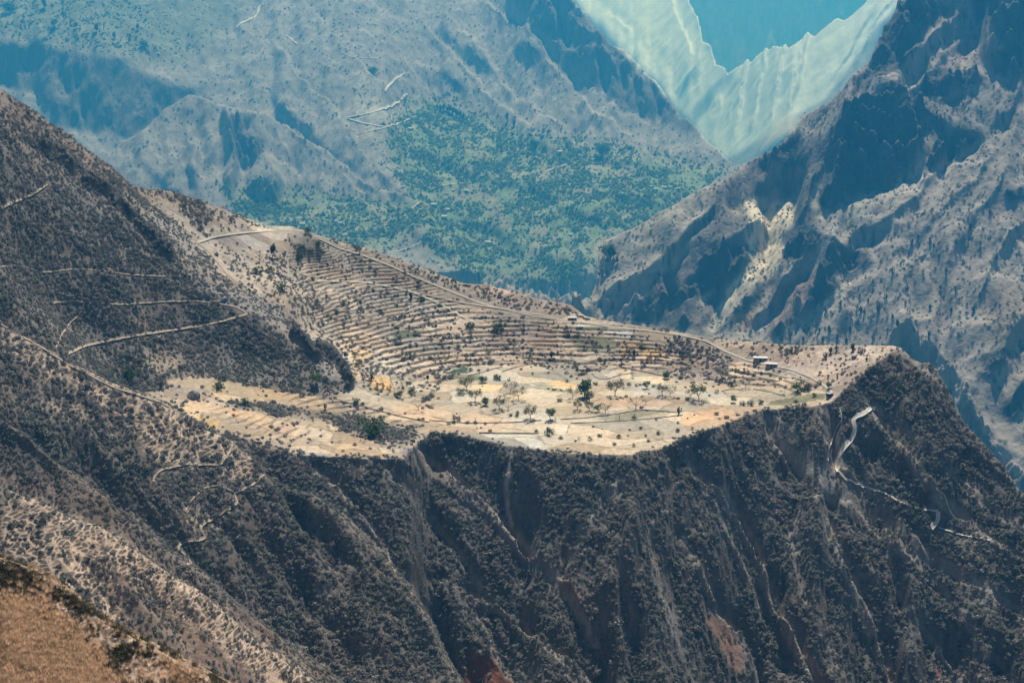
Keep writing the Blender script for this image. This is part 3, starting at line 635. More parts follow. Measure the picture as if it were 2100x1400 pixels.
paint(SCR, [(1150, 640), (1250, 680), (1400, 690), (1500, 740), (1480, 790), (1380, 770), (1360, 700), (1200, 670)], .6, 3)
col([(1420, 700), (1520, 740), (1500, 790), (1400, 770), (1370, 740), (1380, 700)], (.3, .24, .21), 3)
col([(1480, 700), (1620, 712), (1850, 715), (1790, 755), (1720, 810), (1690, 780), (1600, 745)], (.40, .325, .27), 2); paint(SCR, [(1480, 700), (1620, 712), (1850, 715), (1790, 755), (1720, 810), (1690, 780), (1600, 745)], .16, 2)
FIELD = [(700, 810), (740, 790), (800, 770), (860, 745), (950, 735), (1080, 745), (1200, 765), (1260, 750), (1380, 775), (1470, 790), (1600, 785), (1690, 800), (1700, 826), (1560, 842), (1450, 884), (1350, 924), (1290, 939), (1060, 919), (960, 899), (880, 890), (800, 860)]
col(FIELD, (.43, .37, .285), 1); paint(SCR, FIELD, .0, 1)
for p, c in (
    ([(740, 845), (860, 830), (1000, 850), (1060, 870), (1000, 890), (880, 885)], (.46, .36, .26)),
    ([(1087, 792), (1111, 789), (1172, 798), (1180, 806), (1129, 803)], (.27, .24, .16)), ([(1119, 785), (1148, 779), (1186, 790), (1184, 798), (1138, 796)], (.6, .42, .23)), ([(967, 794), (1003, 787), (1033, 789), (1036, 797), (980, 803)], (.58, .42, .26)),
    ([(1214, 764), (1252, 756), (1272, 767), (1243, 778), (1214, 775)], (.41, .38, .33)), ([(1274, 772), (1307, 766), (1364, 777), (1362, 788), (1310, 784)], (.56, .49, .36)), ([(1205, 820), (1340, 808), (1420, 822), (1380, 834), (1230, 838)], (.37, .285, .205)),
    ([(1200, 866), (1250, 852), (1340, 838), (1375, 842), (1300, 858)], (.27, .245, .17)), ([(1570, 832), (1583, 822), (1667, 806), (1695, 808), (1690, 818), (1607, 832)], (.19, .185, .115)), ([(1398, 853), (1455, 832), (1565, 832), (1550, 866), (1455, 874), (1402, 880)], (.46, .33, .225)),
    ([(1000, 892), (1110, 890), (1110, 918), (1060, 916), (990, 902)], (.46, .42, .35)), ([(1120, 860), (1180, 855), (1300, 870), (1290, 900), (1130, 890)], (.5, .42, .32)), ([(1290, 790), (1380, 785), (1480, 800), (1440, 820), (1300, 812)], (.45, .4, .32)),
    ([(920, 760), (938, 752), (962, 748), (958, 760), (926, 768)], (.05, .1, .05)), ([(938, 772), (984, 766), (988, 780), (944, 780)], (.15, .165, .09)), ([(960, 765), (985, 756), (1010, 752), (1000, 765)], (.5, .4, .3)),
    ([(750, 772), (804, 772), (806, 800), (768, 802)], (.55, .37, .19)), ([(716, 720), (752, 712), (765, 724), (731, 760), (745, 790), (730, 780)], (.47, .34, .2)), ([(760, 742), (830, 735), (850, 770), (800, 775), (765, 765)], (.42, .37, .31)),
    ([(1315, 716), (1352, 714), (1369, 723), (1347, 740), (1317, 736)], (.56, .38, .2)), ([(1270, 700), (1319, 698), (1319, 712), (1275, 727)], (.46, .32, .19)), ([(1245, 676), (1297, 680), (1297, 689), (1253, 685)], (.5, .49, .46)),
    ([(1010, 672), (1140, 668), (1145, 715), (1050, 720), (990, 705)], (.28, .215, .18)), ([(1160, 690), (1260, 690), (1265, 715), (1190, 722)], (.18, .175, .12)), ([(1190, 668), (1245, 668), (1250, 676), (1200, 676)], (.1, .13, .075)), ([(800, 682), (862, 675), (852, 692), (810, 696)], (.13, .16, .1)),
    ([(880, 575), (1000, 622), (960, 640), (900, 612)], (.38, .33, .27)), ([(1500, 735), (1560, 760), (1660, 785), (1640, 800), (1540, 790), (1490, 770)], (.43, .34, .25)),
    ([(340, 777), (431, 774), (517, 791), (646, 811), (700, 840), (646, 836), (546, 831), (454, 817), (431, 800), (346, 789)], (.47, .375, .26)),
    ([(360, 831), (397, 823), (517, 843), (589, 854), (660, 866), (731, 886), (797, 926), (840, 938), (760, 939), (689, 933), (603, 920), (574, 903), (477, 891), (449, 880), (403, 863)], (.46, .36, .255)),
    ([(345, 795), (420, 812), (400, 825), (330, 815)], (.36, .29, .23)), ([(395, 850), (449, 862), (450, 886), (425, 878)], (.58, .42, .21)), ([(470, 840), (490, 840), (490, 856), (472, 855)], (.48, .33, .22)), ([(560, 870), (600, 868), (600, 890), (565, 888)], (.43, .3, .22)), ([(700, 820), (900, 870), (880, 888), (780, 858)], (.48, .385, .285))):
    col(p, c, 0, .35); paint(SCR, p, .02, 0, .35)
for p in ([(470, 820), (560, 828), (640, 842), (720, 850), (790, 868), (860, 885), (840, 905), (800, 905), (740, 895), (660, 862), (560, 846), (480, 836)], [(450, 885), (520, 905), (600, 925), (560, 930), (470, 905)], [(260, 740), (330, 740), (330, 800), (280, 800)]):
    paint(SCR, p, .9, 1); col(p, (.15, .13, .11), 1)
col([(285, 730), (370, 738), (360, 765), (300, 760)], (.36, .29, .22), 2); paint(SCR, [(290, 735), (370, 738), (360, 765), (300, 760)], .15, 2)
TERP = [(590, 520), (700, 510), (850, 570), (980, 640), (1100, 655), (1300, 680), (1480, 760), (1660, 790), (1640, 800), (1400, 770), (1260, 752), (1200, 768), (1000, 740), (900, 790), (900, 830), (760, 800), (690, 720), (640, 640)]
paint(TER, TERP, 1, 3); paint(SCR, TERP, .13, 3); paint(TER, [(1040, 620), (1180, 650), (1000, 640)], .0, 2); paint(TER, [(1400, 690), (1500, 730), (1470, 780), (1400, 760)], .25, 3)
paint(TER, [(560, 790), (700, 815), (900, 870), (870, 885), (740, 850), (600, 830)], .6, 2); paint(TER, [(400, 830), (600, 860), (800, 930), (600, 915)], .5, 2); paint(TER, [(1500, 740), (1690, 790), (1640, 805), (1500, 780)], 1, 2)
# the scarp below the fields and the spurs on the left
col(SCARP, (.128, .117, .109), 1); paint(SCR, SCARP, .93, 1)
GRAV = [(1560, 850), (1610, 860), (1660, 900), (1700, 960), (1760, 1020), (1830, 1090), (1800, 1085), (1700, 1020), (1620, 950), (1570, 900)]
col(GRAV, (.27, .245, .225), 2); paint(SCR, GRAV, .35, 2)
for pts, w in (([(840, 940), (917, 975), (1000, 1052), (1090, 1140), (1165, 1215)], 13), ([(1690, 850), (1720, 960), (1800, 1040), (1900, 1146), (2033, 1216)], 16), ([(1790, 830), (1860, 930), (1920, 1016), (2050, 1120)], 10), ([(1480, 1010), (1543, 1126), (1580, 1216), (1640, 1340), (1680, 1400)], 11), ([(1700, 1080), (1740, 1180), (1800, 1326), (1830, 1400)], 9), ([(1030, 1262), (1133, 1333), (1200, 1396)], 8), ([(1195, 1090), (1233, 1026), (1300, 976)], 9), ([(700, 1050), (823, 1184), (900, 1310)], 9)):
    cstroke(pts, w, (.25, .22, .195)); stroke(SCR, pts, w, .45)  # sunlit crests: painted paler than the flanks, with fewer shrubs
cstroke([(1047, 930), (1040, 990), (1040, 1040), (1050, 1080)], 4, (.33, .3, .27)); stroke(SCR, [(1047, 930), (1040, 990), (1040, 1040), (1050, 1080)], 5, 0)
for p, c in (([(1440, 1270), (1480, 1255), (1510, 1290), (1530, 1370), (1500, 1380), (1470, 1320)], (.26, .165, .13)), ([(840, 1290), (880, 1280), (930, 1370), (960, 1420), (860, 1420)], (.13, .05, .032)), ([(960, 1340), (1020, 1350), (1060, 1420), (950, 1420)], (.15, .058, .036)), ([(1640, 1320), (1700, 1400), (1680, 1430)], (.24, .15, .12)), ([(1150, 1180), (1175, 1190), (1195, 1230), (1180, 1240)], (.24, .18, .15)), ([(1800, 1345), (1840, 1400), (1830, 1430)], (.22, .13, .1)), ([(770, 1270), (830, 1300), (850, 1400), (810, 1400)], (.22, .15, .12)), ([(1915, 1350), (1935, 1390), (1920, 1400)], (.22, .12, .09))):
    col(p, c, 1); paint(SCR, p, .12, 1)
for pts, g_, w_ in SPURS:
    cstroke(pts, 7, (.235, .21, .19), amt=.8); stroke(SCR, pts, 7, .5, amt=.8)  # lit crest lines painted into the ground colour, shrubs thinned
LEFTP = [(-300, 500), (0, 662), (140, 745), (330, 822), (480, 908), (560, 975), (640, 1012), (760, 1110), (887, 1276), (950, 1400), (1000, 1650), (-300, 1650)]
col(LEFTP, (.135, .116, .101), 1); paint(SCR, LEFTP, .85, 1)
for p, a in (([(0, 662), (140, 745), (330, 822), (420, 880), (480, 915), (540, 970), (500, 985), (420, 940), (330, 905), (230, 850), (120, 790), (0, 730)], 1.0), ([(300, 850), (430, 890), (500, 950), (470, 985), (360, 960), (280, 900)], 1.0), ([(0, 990), (100, 1040), (220, 1090), (420, 1225), (660, 1410), (560, 1410), (470, 1340), (330, 1230), (180, 1120), (60, 1060)], 1.0), ([(0, 1030), (100, 1060), (190, 1110), (240, 1200), (250, 1280), (180, 1250), (60, 1150), (0, 1130)], .9), ([(380, 1030), (480, 1010), (500, 1050), (420, 1110), (370, 1080)], .55), ([(0, 730), (200, 850), (260, 900), (100, 850), (0, 790)], .45)):
    paint(TRK, p, a, 4); paint(SCR, p, .8, 4)
BRN = [(200, 1010), (250, 1050), (380, 1160), (480, 1240), (700, 1400), (640, 1400), (420, 1225), (220, 1090), (120, 1040), (0, 1000), (0, 960)]
col(BRN, (.19, .145, .12), 3)
col([(60, 1130), (180, 1190), (260, 1290), (420, 1400), (640, 1410), (400, 1210), (200, 1083)], (.2, .15, .12), 3)
GRASS = [(-300, 1060), (0, 1148), (60, 1170), (130, 1210), (250, 1298), (330, 1338), (420, 1386), (500, 1440), (500, 1650), (-300, 1650)]
col(GRASS, (.30, .215, .15), 1); paint(SCR, GRASS, 0, 1); paint(TRK, GRASS, .7, 1)
GRM = gmap(0); paint(GRM, GRASS, 1, 1)
GR_LOW = [(-300, 1240), (0, 1235), (90, 1260), (160, 1320), (230, 1400), (300, 1470), (300, 1650), (-300, 1650)]
col(GR_LOW, (.60, .42, .28), 5); paint(TRK, GR_LOW, 0, 5)
# rock outcrops on the hill
for pts, w in (([(604, 684), (622, 698), (640, 718), (652, 735)], 9), ([(655, 714), (676, 730), (690, 745)], 7), ([(690, 745), (705, 762), (722, 790)], 7), ([(85, 298), (115, 318), (150, 347)], 8), ([(180, 370), (210, 388), (243, 413)], 9), ([(288, 465), (315, 490), (352, 528)], 8), ([(235, 415), (262, 440), (285, 460)], 5)):
    stroke(ROK, pts, w * .72, 1, 1, .8)
# ---------------------------------------------------------------- roads and footpaths (traced): name, label, width in metres, points, sheet
PATHS = [
    ('road', 3.6, [(405, 498), (440, 486), (500, 478), (560, 474), (600, 472), (640, 477)], 'n'),
    ('path', 3.2, [(405, 498), (425, 512), (445, 535), (465, 560), (487, 580)], 'n'),
    ('road', 3.0, [(655, 491), (690, 508), (740, 522), (800, 545), (850, 568), (880, 580), (930, 600), (975, 618), (1020, 632), (1080, 645), (1140, 655), (1200, 662), (1260, 672), (1330, 678), (1400, 688), (1450, 700), (1490, 722), (1530, 738), (1570, 748), (1620, 757), (1660, 772), (1690, 790), (1708, 806)], 'n'),
    ('road', 4.2, [(650, 577), (740, 578), (800, 588), (850, 600), (900, 622), (950, 650), (985, 667)], 'n'),
    ('path', 2.0, [(860, 602), (950, 622), (1050, 637), (1140, 652)], 'n'),
    ('path', 1.9, [(140, 727), (175, 710), (230, 698), (300, 686), (360, 677), (420, 668), (470, 656), (508, 645)], 'n'),
    ('path', 1.1, [(508, 645), (485, 630), (440, 622), (400, 618), (330, 620), (250, 626), (180, 620), (110, 622)], 'n'),
    ('path', 1.5, [(0, 430), (40, 412), (70, 398), (97, 380)], 'n'),
    ('path', 1.0, [(175, 620), (160, 650), (145, 660), (125, 690), (115, 715)], 'n'),
    ('path', 0.9, [(0, 548), (40, 546), (90, 560), (150, 553), (200, 555), (270, 565), (340, 568)], 'n'),
    ('road', 4.2, [(1792, 834), (1770, 850), (1745, 860), (1757, 878), (1745, 903), (1724, 928), (1713, 953), (1720, 966)], 'n'),
    ('road', 4.2, [(1910, 1084), (1928, 1064), (1924, 1050)], 'n'),
    ('path', 1.1, [(1924, 1050), (1890, 1045), (1850, 1032), (1815, 1012), (1780, 1002), (1735, 985), (1720, 966)], 'n'),
    ('path', 1.1, [(1925, 1083), (1975, 1098), (2030, 1108)], 'n'),
    ('path', 1.0, [(1722, 836), (1728, 860), (1712, 885), (1700, 920), (1698, 945)], 'n'),
    ('path', 1.3, [(0, 666), (70, 704), (140, 748), (230, 794), (330, 826), (375, 850)], 'n'),
    ('path', 1.4, [(478, 912), (470, 930), (452, 955), (433, 953), (383, 953), (333, 963), (317, 976), (315, 988)], 'n'),
    ('path', 1.6, [(542, 974), (517, 996), (480, 1011), (488, 1033), (450, 1056), (410, 1080), (413, 1093), (425, 1100), (410, 1110), (373, 1111), (363, 1126), (383, 1140), (395, 1160), (382, 1173)], 'n'),
    ('path', 0.9, [(480, 1011), (450, 995), (420, 1000), (390, 1030), (380, 1050)], 'n'),
    ('path', 0.9, [(1148, 670), (1142, 690), (1150, 705), (1160, 722), (1175, 735)], 'n'),
    ('road', 10.0, [(484, 57), (496, 47), (520, 38), (532, 24), (529, 13), (540, 9)], 'f'),
    ('road', 5.5, [(583, 71), (598, 80), (609, 91)], 'f'),
    ('road', 7.0, [(790, 187), (800, 172), (815, 160), (829, 151)], 'f'),
    ('road', 7.0, [(835, 193), (818, 210), (800, 220), (760, 232), (712, 242)], 'f'),
    ('road', 6.0, [(868, 229), (835, 247), (793, 262), (740, 252), (712, 243)], 'f'),
    ('path', 4.5, [(793, 262), (765, 268), (733, 275)], 'f'),
    ('path', 6.0, [(862, 415), (845, 427), (833, 435), (828, 446)], 'f'),
    ('path', 3.0, [(1165, 338), (1140, 343), (1120, 353)], 'f'),
    ('path', 3.0, [(885, 388), (910, 380), (930, 378), (950, 376)], 'f'),
    ('path', 3.5, [(810, 517), (845, 507), (865, 496)], 'f'),
    ('path', 2.5, [(780, 36), (786, 26), (805, 18)], 'f'), ('path', 2.5, [(765, 40), (790, 50), (818, 58), (803, 70)], 'f'), ('path', 2.5, [(700, 108), (730, 120), (778, 119)], 'f'),
]
for nm, w_, pts, sh in PATHS:
    if sh == 'n': stroke(SCR, pts, 9 if w_ == 4.2 and pts[0][0] > 1700 else w_ * 1.4 + 1, 0, 1)
CM_R = [np.ascontiguousarray(CM[..., k]) for k in range(3)]
def albedo(u, v):
    return np.stack([sample(m, u, v) for m in CM_R], -1)

# ---------------------------------------------------------------- full ground height: landform + worn detail
def znear(x, y, full=False):
    wx = 1.6 * noise(x / 17, y / 17, 3) + .5 * noise(x / 5, y / 5, 4); wy = 1.6 * noise(x / 17, y / 17, 8) + .5 * noise(x / 5, y / 5, 9)
    lay = nearest(LN, RN, x, y)
    near = np.hypot(x, y)
    k = np.where(lay == 5, .25, 1.0).astype(f32)
    z = lookup(TN, RN, x + wx * k, y + wy * k)
    u, v = pix(x, y, z)
    scr = sample(SCR, u, v); ter = sample(TER, u, v) * (lay == 0); trk = sample(TRK, u, v)
    wild = np.where(lay == 0, sstep(.15, .7, scr), 1.0).astype(f32)
    wild = np.where(lay == 5, .16, wild)
    c = x * .73 + y * .68; a = -x * .68 + y * .73
    rib = ridged(c / 15 + .5 * noise(x / 30, y / 30, 31), a / 70, 3, 21)
    h = wild * (1.1 * fbm(x / 26, y / 26, 2, 41) + .6 * fbm(x / 9, y / 9, 2, 51) + .32 * noise(x / 2.6, y / 2.6, 61))
    h += np.where((lay >= 1) & (lay < 5), 1, 0) * (rib - .6) * 3.6
    h += (1 - wild) * (.25 * fbm(x / 20, y / 20, 2, 71) + .10 * noise(x / 3, y / 3, 72))
    h += np.where(lay == 0, .25 * wild * (ridged(x / 13, y / 40, 2, 91) - .5) * 4, 0)
    rok = sample(ROK, u, v) * (lay == 0)
    h += rok * (1.6 + 5.2 * ridged(x / 6, y / 6, 3, 95))
    z = z + h * np.where(lay == 5, .35, 1)
    # terraces: level treads and steep stone faces
    st = 1.5
    ca, cb = x / 30 + .5 * noise(x / 25, y / 25, 83), y / 17 + .5 * noise(x / 25, y / 25, 84)
    _, _, fid = cells(ca, cb, 85)
    q = (z + 1.5 * noise(x / 50, y / 50, 81) + .30 * noise(x / 11, y / 11, 82)) / st + fid * 1.3
    fr = q - np.floor(q)
    zt = z + st * ((sstep(.80, .99, fr) * .92 + fr * .08) - fr)
    ter = ter * np.clip(1.1 + 1.9 * noise(x / 20, y / 20, 86), 0, 1)
    rise = sstep(.74, .84, fr) * (1 - sstep(.985, 1.0, fr))
    z = z + (zt - z) * ter
    if not full: return z
    return z, u, v, lay, scr, ter * rise, trk, rok, rib

def zfar(x, y, full=False):
    lay = nearest(LF, RF, x, y)
    s = np.where(lay >= 3, 2.0, 1.0).astype(f32)
    X, Y = x, y
    x = x / 1.95; y = y / 1.95
    wx = 14 * noise(x / 90, y / 90, 3) + 6 * noise(x / 34, y / 34, 4); wy = 14 * noise(x / 90, y / 90, 8) + 6 * noise(x / 34, y / 34, 9)
    wx = np.where(lay >= 3, .6, 1) * wx; wy = np.where(lay >= 3, .6, 1) * wy
    z = lookup(TF, RF, X + 1.95 * wx, Y + 1.95 * wy)
    u, v = pix(X, Y, z)
    rg = np.where(lay == 2, 1.0, np.where(lay == 4, 1.2, np.where(lay == 3, .4, .75))).astype(f32)
    steep = sstep(1.2, 2.0, sample(S, u, v))
    rg = rg * (1 + 1.5 * steep) * (1 - .45 * sample(FOR, u, v))
    h = 9 * (ridged(x / 170, y / 170, 3, 11) - .6) + 3.6 * fbm(x / 60, y / 60, 2, 21) + 4.2 * (ridged(x / 38 + .4 * noise(x / 50, y / 50, 5), y / 60, 2, 31) - .6) + 1.1 * fbm(x / 14, y / 14, 2, 41) + .75 * (ridged(x / 7, y / 7, 2, 43) - .6) + .42 * fbm(x / 3.2, y / 3.2, 2, 45)
    c = np.where(lay == 2, x * .5 + y * .86, x); a = np.where(lay == 2, -x * .86 + y * .5, y)
    h = h + 5.0 * (ridged(c / 45, a / 220, 2, 51) - .6) + steep * (11 * (ridged(c / 24, a / 90, 2, 61) - .6) + 5 * fbm(x / 11, y / 11, 2, 71) + 2.2 * (ridged(x / 6, y / 6, 2, 73) - .6))
    z = z + 1.95 * h * rg
    if not full: return z
    return z, u, v, lay, steep

# ---------------------------------------------------------------- sheets: rows are spent where the ground shows large
TH2 = np.linspace(math.radians(-21.3), math.radians(21.3), NCOL)
def adaptive(T, R, nrow, r0, r1, wdist):
    j0 = np.searchsorted(R, r0); j1 = np.searchsorted(R, r1) - 1
    r = R[j0:j1]; t = T[:, j0:j1]
    E = np.maximum(t / r[None], -.66)
    cm = np.maximum.accumulate(E, 1)
    seen = (E > cm - .002)
    dE = np.abs(np.diff(E, axis=1)); dl = np.diff(np.log(r))[None]
    inview = (E[:, 1:] > -.56) & (E[:, 1:] < .02)
    w = (dE * 1.0 + dl * wdist) * np.where(seen[:, 1:], 1.0, .10) * np.where(inview, 1, .25) + dl * .01
    C = np.concatenate([np.zeros((len(TH), 1)), np.cumsum(w, 1)], 1); C /= C[:, -1:]
    out = np.empty((len(TH), nrow))
    q = np.linspace(0, 1, nrow)
    for i in range(len(TH)): out[i] = np.interp(q, C[i], np.log(r))
    p = np.pad(out, ((3, 2), (0, 0)), mode='edge'); c = np.cumsum(p, 0); out = (c[5:] - np.concatenate([np.zeros((1, nrow)), c[:-6]], 0)) / 5 if False else out
    f = np.interp(TH2, TH, np.arange(len(TH))); i = np.minimum(f.astype(int), len(TH) - 2); f = (f - i)[:, None]
    return np.exp(out[i] * (1 - f) + out[i + 1] * f)

def first_visible(E):
    return E >= np.maximum.accumulate(E, 1) - .0006

def grid_faces(nc, nr):
    k = np.arange(nc * nr).reshape(nc, nr)
    return np.stack([k[:-1, :-1], k[1:, :-1], k[1:, 1:], k[:-1, 1:]], -1).reshape(-1, 4)

def mesh_np(name, verts, faces, smooth=True):
    me = bpy.data.meshes.new(name)
    faces = np.asarray(faces); n = faces.shape[1]
    me.vertices.add(len(verts)); me.vertices.foreach_set('co', np.asarray(verts, f32).ravel())
    me.loops.add(faces.size); me.loops.foreach_set('vertex_index', faces.ravel().astype(np.int32))
    me.polygons.add(len(faces)); me.polygons.foreach_set('loop_start', np.arange(0, faces.size, n, dtype=np.int32))
    me.update(calc_edges=True)
    if smooth: me.polygons.foreach_set('use_smooth', np.ones(len(faces), bool))
    return me

def link(name, me, mat=None, parent=None):
    o = bpy.data.objects.new(name, me); COL.objects.link(o)
    if mat is not None: me.materials.append(mat)
    if parent is not None: o.parent = parent
    return o

def color_attr(me, rgb):
    a = me.color_attributes.new('ground', 'FLOAT_COLOR', 'POINT')
    a.data.foreach_set('color', np.concatenate([rgb, np.ones((len(rgb), 1), f32)], 1).astype(f32).ravel())

# ---------------------------------------------------------------- materials
def mat(name, color, rough=.9, var=0.0, scale=1.0, rnd=0.0, attr=None, bump=0.0, bscale=1.0, trans=0.0, hue=None):
    m = bpy.data.materials.new(name); m.use_nodes = True; n = m.node_tree.nodes; l = m.node_tree.links
    b = n['Principled BSDF']; b.inputs['Roughness'].default_value = rough; b.inputs['Specular IOR Level'].default_value = .15
    if attr:
        a = n.new('ShaderNodeAttribute'); a.attribute_name = attr; src = a.outputs['Color']
    else:
        c = n.new('ShaderNodeRGB'); c.outputs[0].default_value = (*color, 1); src = c.outputs[0]
    tc = n.new('ShaderNodeTexCoord')
    def mul(src, fac):
        x = n.new('ShaderNodeMix'); x.data_type = 'RGBA'; x.blend_type = 'MULTIPLY'; x.inputs[0].default_value = 1
        l.new(src, x.inputs[6]); l.new(fac, x.inputs[7]); return x.outputs[2]
    if var:
        t = n.new('ShaderNodeTexNoise'); t.inputs['Scale'].default_value = scale; t.inputs['Detail'].default_value = 6; t.inputs['Roughness'].default_value = .65
        l.new(tc.outputs['Object'], t.inputs['Vector'])
        mr = n.new('ShaderNodeMapRange'); mr.inputs[1].default_value = .3; mr.inputs[2].default_value = .7; mr.inputs[3].default_value = 1 - var; mr.inputs[4].default_value = 1 + var
        l.new(t.outputs[0], mr.inputs[0]); src = mul(src, mr.outputs[0])
    if rnd:
        oi = n.new('ShaderNodeObjectInfo'); mr = n.new('ShaderNodeMapRange'); mr.inputs[3].default_value = 1 - rnd; mr.inputs[4].default_value = 1 + rnd
        l.new(oi.outputs['Random'], mr.inputs[0]); src = mul(src, mr.outputs[0])
        if hue:
            mx = n.new('ShaderNodeMix'); mx.data_type = 'RGBA'; ma = n.new('ShaderNodeMath'); ma.operation = 'FRACT'; mb = n.new('ShaderNodeMath'); mb.operation = 'MULTIPLY'; mb.inputs[1].default_value = 7.31
            l.new(oi.outputs['Random'], mb.inputs[0]); l.new(mb.outputs[0], ma.inputs[0]); l.new(ma.outputs[0], mx.inputs[0]); l.new(src, mx.inputs[6]); mx.inputs[7].default_value = (*hue, 1); src = mx.outputs[2]
    l.new(src, b.inputs['Base Color'])
    if trans:
        tr = n.new('ShaderNodeBsdfTranslucent'); ms = n.new('ShaderNodeMixShader'); ms.inputs[0].default_value = trans
        l.new(src, tr.inputs[0]); l.new(b.outputs[0], ms.inputs[1]); l.new(tr.outputs[0], ms.inputs[2]); l.new(ms.outputs[0], n['Material Output'].inputs[0])
    if bump:
        t = n.new('ShaderNodeTexNoise'); t.inputs['Scale'].default_value = bscale; t.inputs['Detail'].default_value = 5; l.new(tc.outputs['Object'], t.inputs['Vector'])
        bp = n.new('ShaderNodeBump'); bp.inputs['Strength'].default_value = 1; bp.inputs['Distance'].default_value = bump; l.new(t.outputs[0], bp.inputs['Height']); l.new(bp.outputs[0], b.inputs['Normal'])
    return m
M_NEAR = mat('near_ground', (1, 1, 1), .95, .22, .45, attr='ground', bump=.35, bscale=.9)
M_FAR = mat('far_ground', (1, 1, 1), .95, .20, .10, attr='ground', bump=1.6, bscale=.16)

def tag(o, label=None, cat=None, group=None, kind=None):
    if label: o['label'] = label
    if cat: o['category'] = cat
    if group: o['group'] = group
    if kind: o['kind'] = kind
    return o

# ---------------------------------------------------------------- near ground
def build_near_sheet():
    R = adaptive(TN, RN, NROW_N, 62, 1290, .075)
    x = (np.sin(TH2)[:, None] * R).astype(f32); y = (np.cos(TH2)[:, None] * R).astype(f32)
    z, u, v, lay, scr, rise, trk, rok, rib = znear(x, y, True)
    E = z / R
    vis = first_visible(E)
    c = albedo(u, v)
    dflt = np.array([(.25, .21, .17), (.125, .108, .095), (.135, .11, .092), (.135, .11, .092), (.15, .12, .1), (.25, .145, .08)], f32)[lay]
    hid = E < np.maximum.accumulate(E, 1) - .004
    c = np.where(hid[..., None], dflt, c)
    # patchiness of the ground itself
    n1 = fbm(x / 11, y / 11, 3, 101); n2 = fbm(x / 3.1, y / 3.1, 2, 111); n3 = fbm(x / 60, y / 60, 2, 121)
    q_ = np.where((lay == 0) & (scr < .1), .4, 1.0); c = c * np.clip(1 + q_ * (.30 * n1 + .35 * n2 + .2 * n3), .35, 1.8)[..., None]
    warm = np.clip(.5 + 1.2 * fbm(x / 34, y / 34, 3, 131), 0, 1)[..., None]
    c = c * (1 + (np.array([1.06, .99, .93], f32) - 1) * warm + (np.array([.97, 1.0, 1.04], f32) - 1) * (1 - warm))
    # dry-stone faces of the terraces, darkened for soil, weeds and the shade painted on them
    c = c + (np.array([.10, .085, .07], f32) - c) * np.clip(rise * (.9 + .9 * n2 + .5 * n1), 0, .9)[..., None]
    # animal tracks: a net of trodden pale soil
    along = x + .25 * y
    ks = np.where(lay == 5, .34, np.where(lay == 4, .58, np.where(lay == 3, .75, .85))).astype(f32)
    t1, t2, _ = cells(along / (4.7 * ks) + .5 * noise(x / 9, y / 9, 5), z / (1.8 * ks) + .4 * noise(x / 7, y / 7, 6), 7)
    s1, s2, _ = cells(along / (14 * ks), z / (4.4 * ks), 17)
    inner = sstep(.12, .3, t2 - t1)
    line = np.clip(1 - sstep(.06, .20, t2 - t1), 0, 1); line = np.maximum(line, .9 * (1 - sstep(.03, .09, s2 - s1)))
    line = line * np.clip(trk * (1.35 + .9 * n3), 0, 1) * (lay >= 2)
    tk_ = np.clip(trk * 1.2, 0, 1) * (lay >= 2) * inner; c = c + (np.array([.085, .072, .063], f32) - c) * (tk_ * .6)[..., None]
    c = c + (np.array([.56, .42, .31], f32) - c) * (line * .95)[..., None]
    c = c + (np.array([.075, .07, .066], f32) * (1 + .8 * n2)[..., None] - c) * np.clip(rok * 1.2, 0, 1)[..., None]
    # bare crowns of ribs
    cr = sstep(.74, .92, rib) * ((lay >= 1) & (lay < 5)) * .22
    c = c + (np.array([.21, .18, .155], f32) - c) * cr[..., None]
    # small plots: each with its own stubble, soil or straw
    _, _, pid = cells(x / 24 + .4 * noise(x / 20, y / 20, 83), y / 13 + .4 * noise(x / 20, y / 20, 84), 87)
    plot = (lay == 0) * np.clip(1.3 - 2.5 * scr, 0, 1)
    c = c * (1 + plot * (pid - .5) * .55)[..., None] * (1 + (np.array([.05, -.01, -.10], f32)) * (plot * (np.mod(pid * 7, 1) - .35) * 1.4)[..., None])
    e1, e2, _ = cells(x / 24 + .4 * noise(x / 20, y / 20, 83), y / 13 + .4 * noise(x / 20, y / 20, 84), 87)
    edge = (1 - sstep(.02, .075, e2 - e1)) * (lay == 0) * np.clip(1.1 - 3 * scr, 0, 1) * np.clip(.55 + 1.8 * noise(x / 6, y / 6, 88), 0, 1)
    c = c + (np.array([.15, .135, .095], f32) - c) * (edge * .8)[..., None]
    g5 = (lay == 5)[..., None]; gm = sample(GRM, u, v); c = np.where(g5 & (gm < .6)[..., None], np.array([.30, .215, .15], f32) * np.clip(1 + .3 * n2, .5, 1.5)[..., None], c); c = np.where(g5, c * np.clip(1 + .55 * fbm(x / .7, y / .7, 2, 141) + .5 * noise(x / .22, y / .22, 142), .3, 1.9)[..., None], c)
    faces = grid_faces(*x.shape)
    P = np.stack([x, y, z], -1).reshape(-1, 3)
    me0 = mesh_np('near', P, faces)
    nrm = np.empty(len(P) * 3, f32); me0.vertices.foreach_get('normal', nrm); nrm = nrm.reshape(-1, 3)
    bpy.data.meshes.remove(me0)
    lf = lay.ravel()[faces[:, 0]]
    groups = {'terraced_upland': [0], 'canyon_slope': [1], 'hillside': [2, 3, 4], 'grassy_slope': [5]}
    cc = c.reshape(-1, 3)
    for name, ids in groups.items():
        m = np.isin(lf, ids)
        f = faces[m]; used, inv = np.unique(f, return_inverse=True)
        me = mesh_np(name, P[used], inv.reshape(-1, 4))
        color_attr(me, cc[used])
        me.normals_split_custom_set_from_vertices(nrm[used].tolist()) if NORMALS else None
        o = link(name, me, M_NEAR); o['kind'] = 'structure'
    area = (R * (TH2[1] - TH2[0])) * np.gradient(R, axis=1)
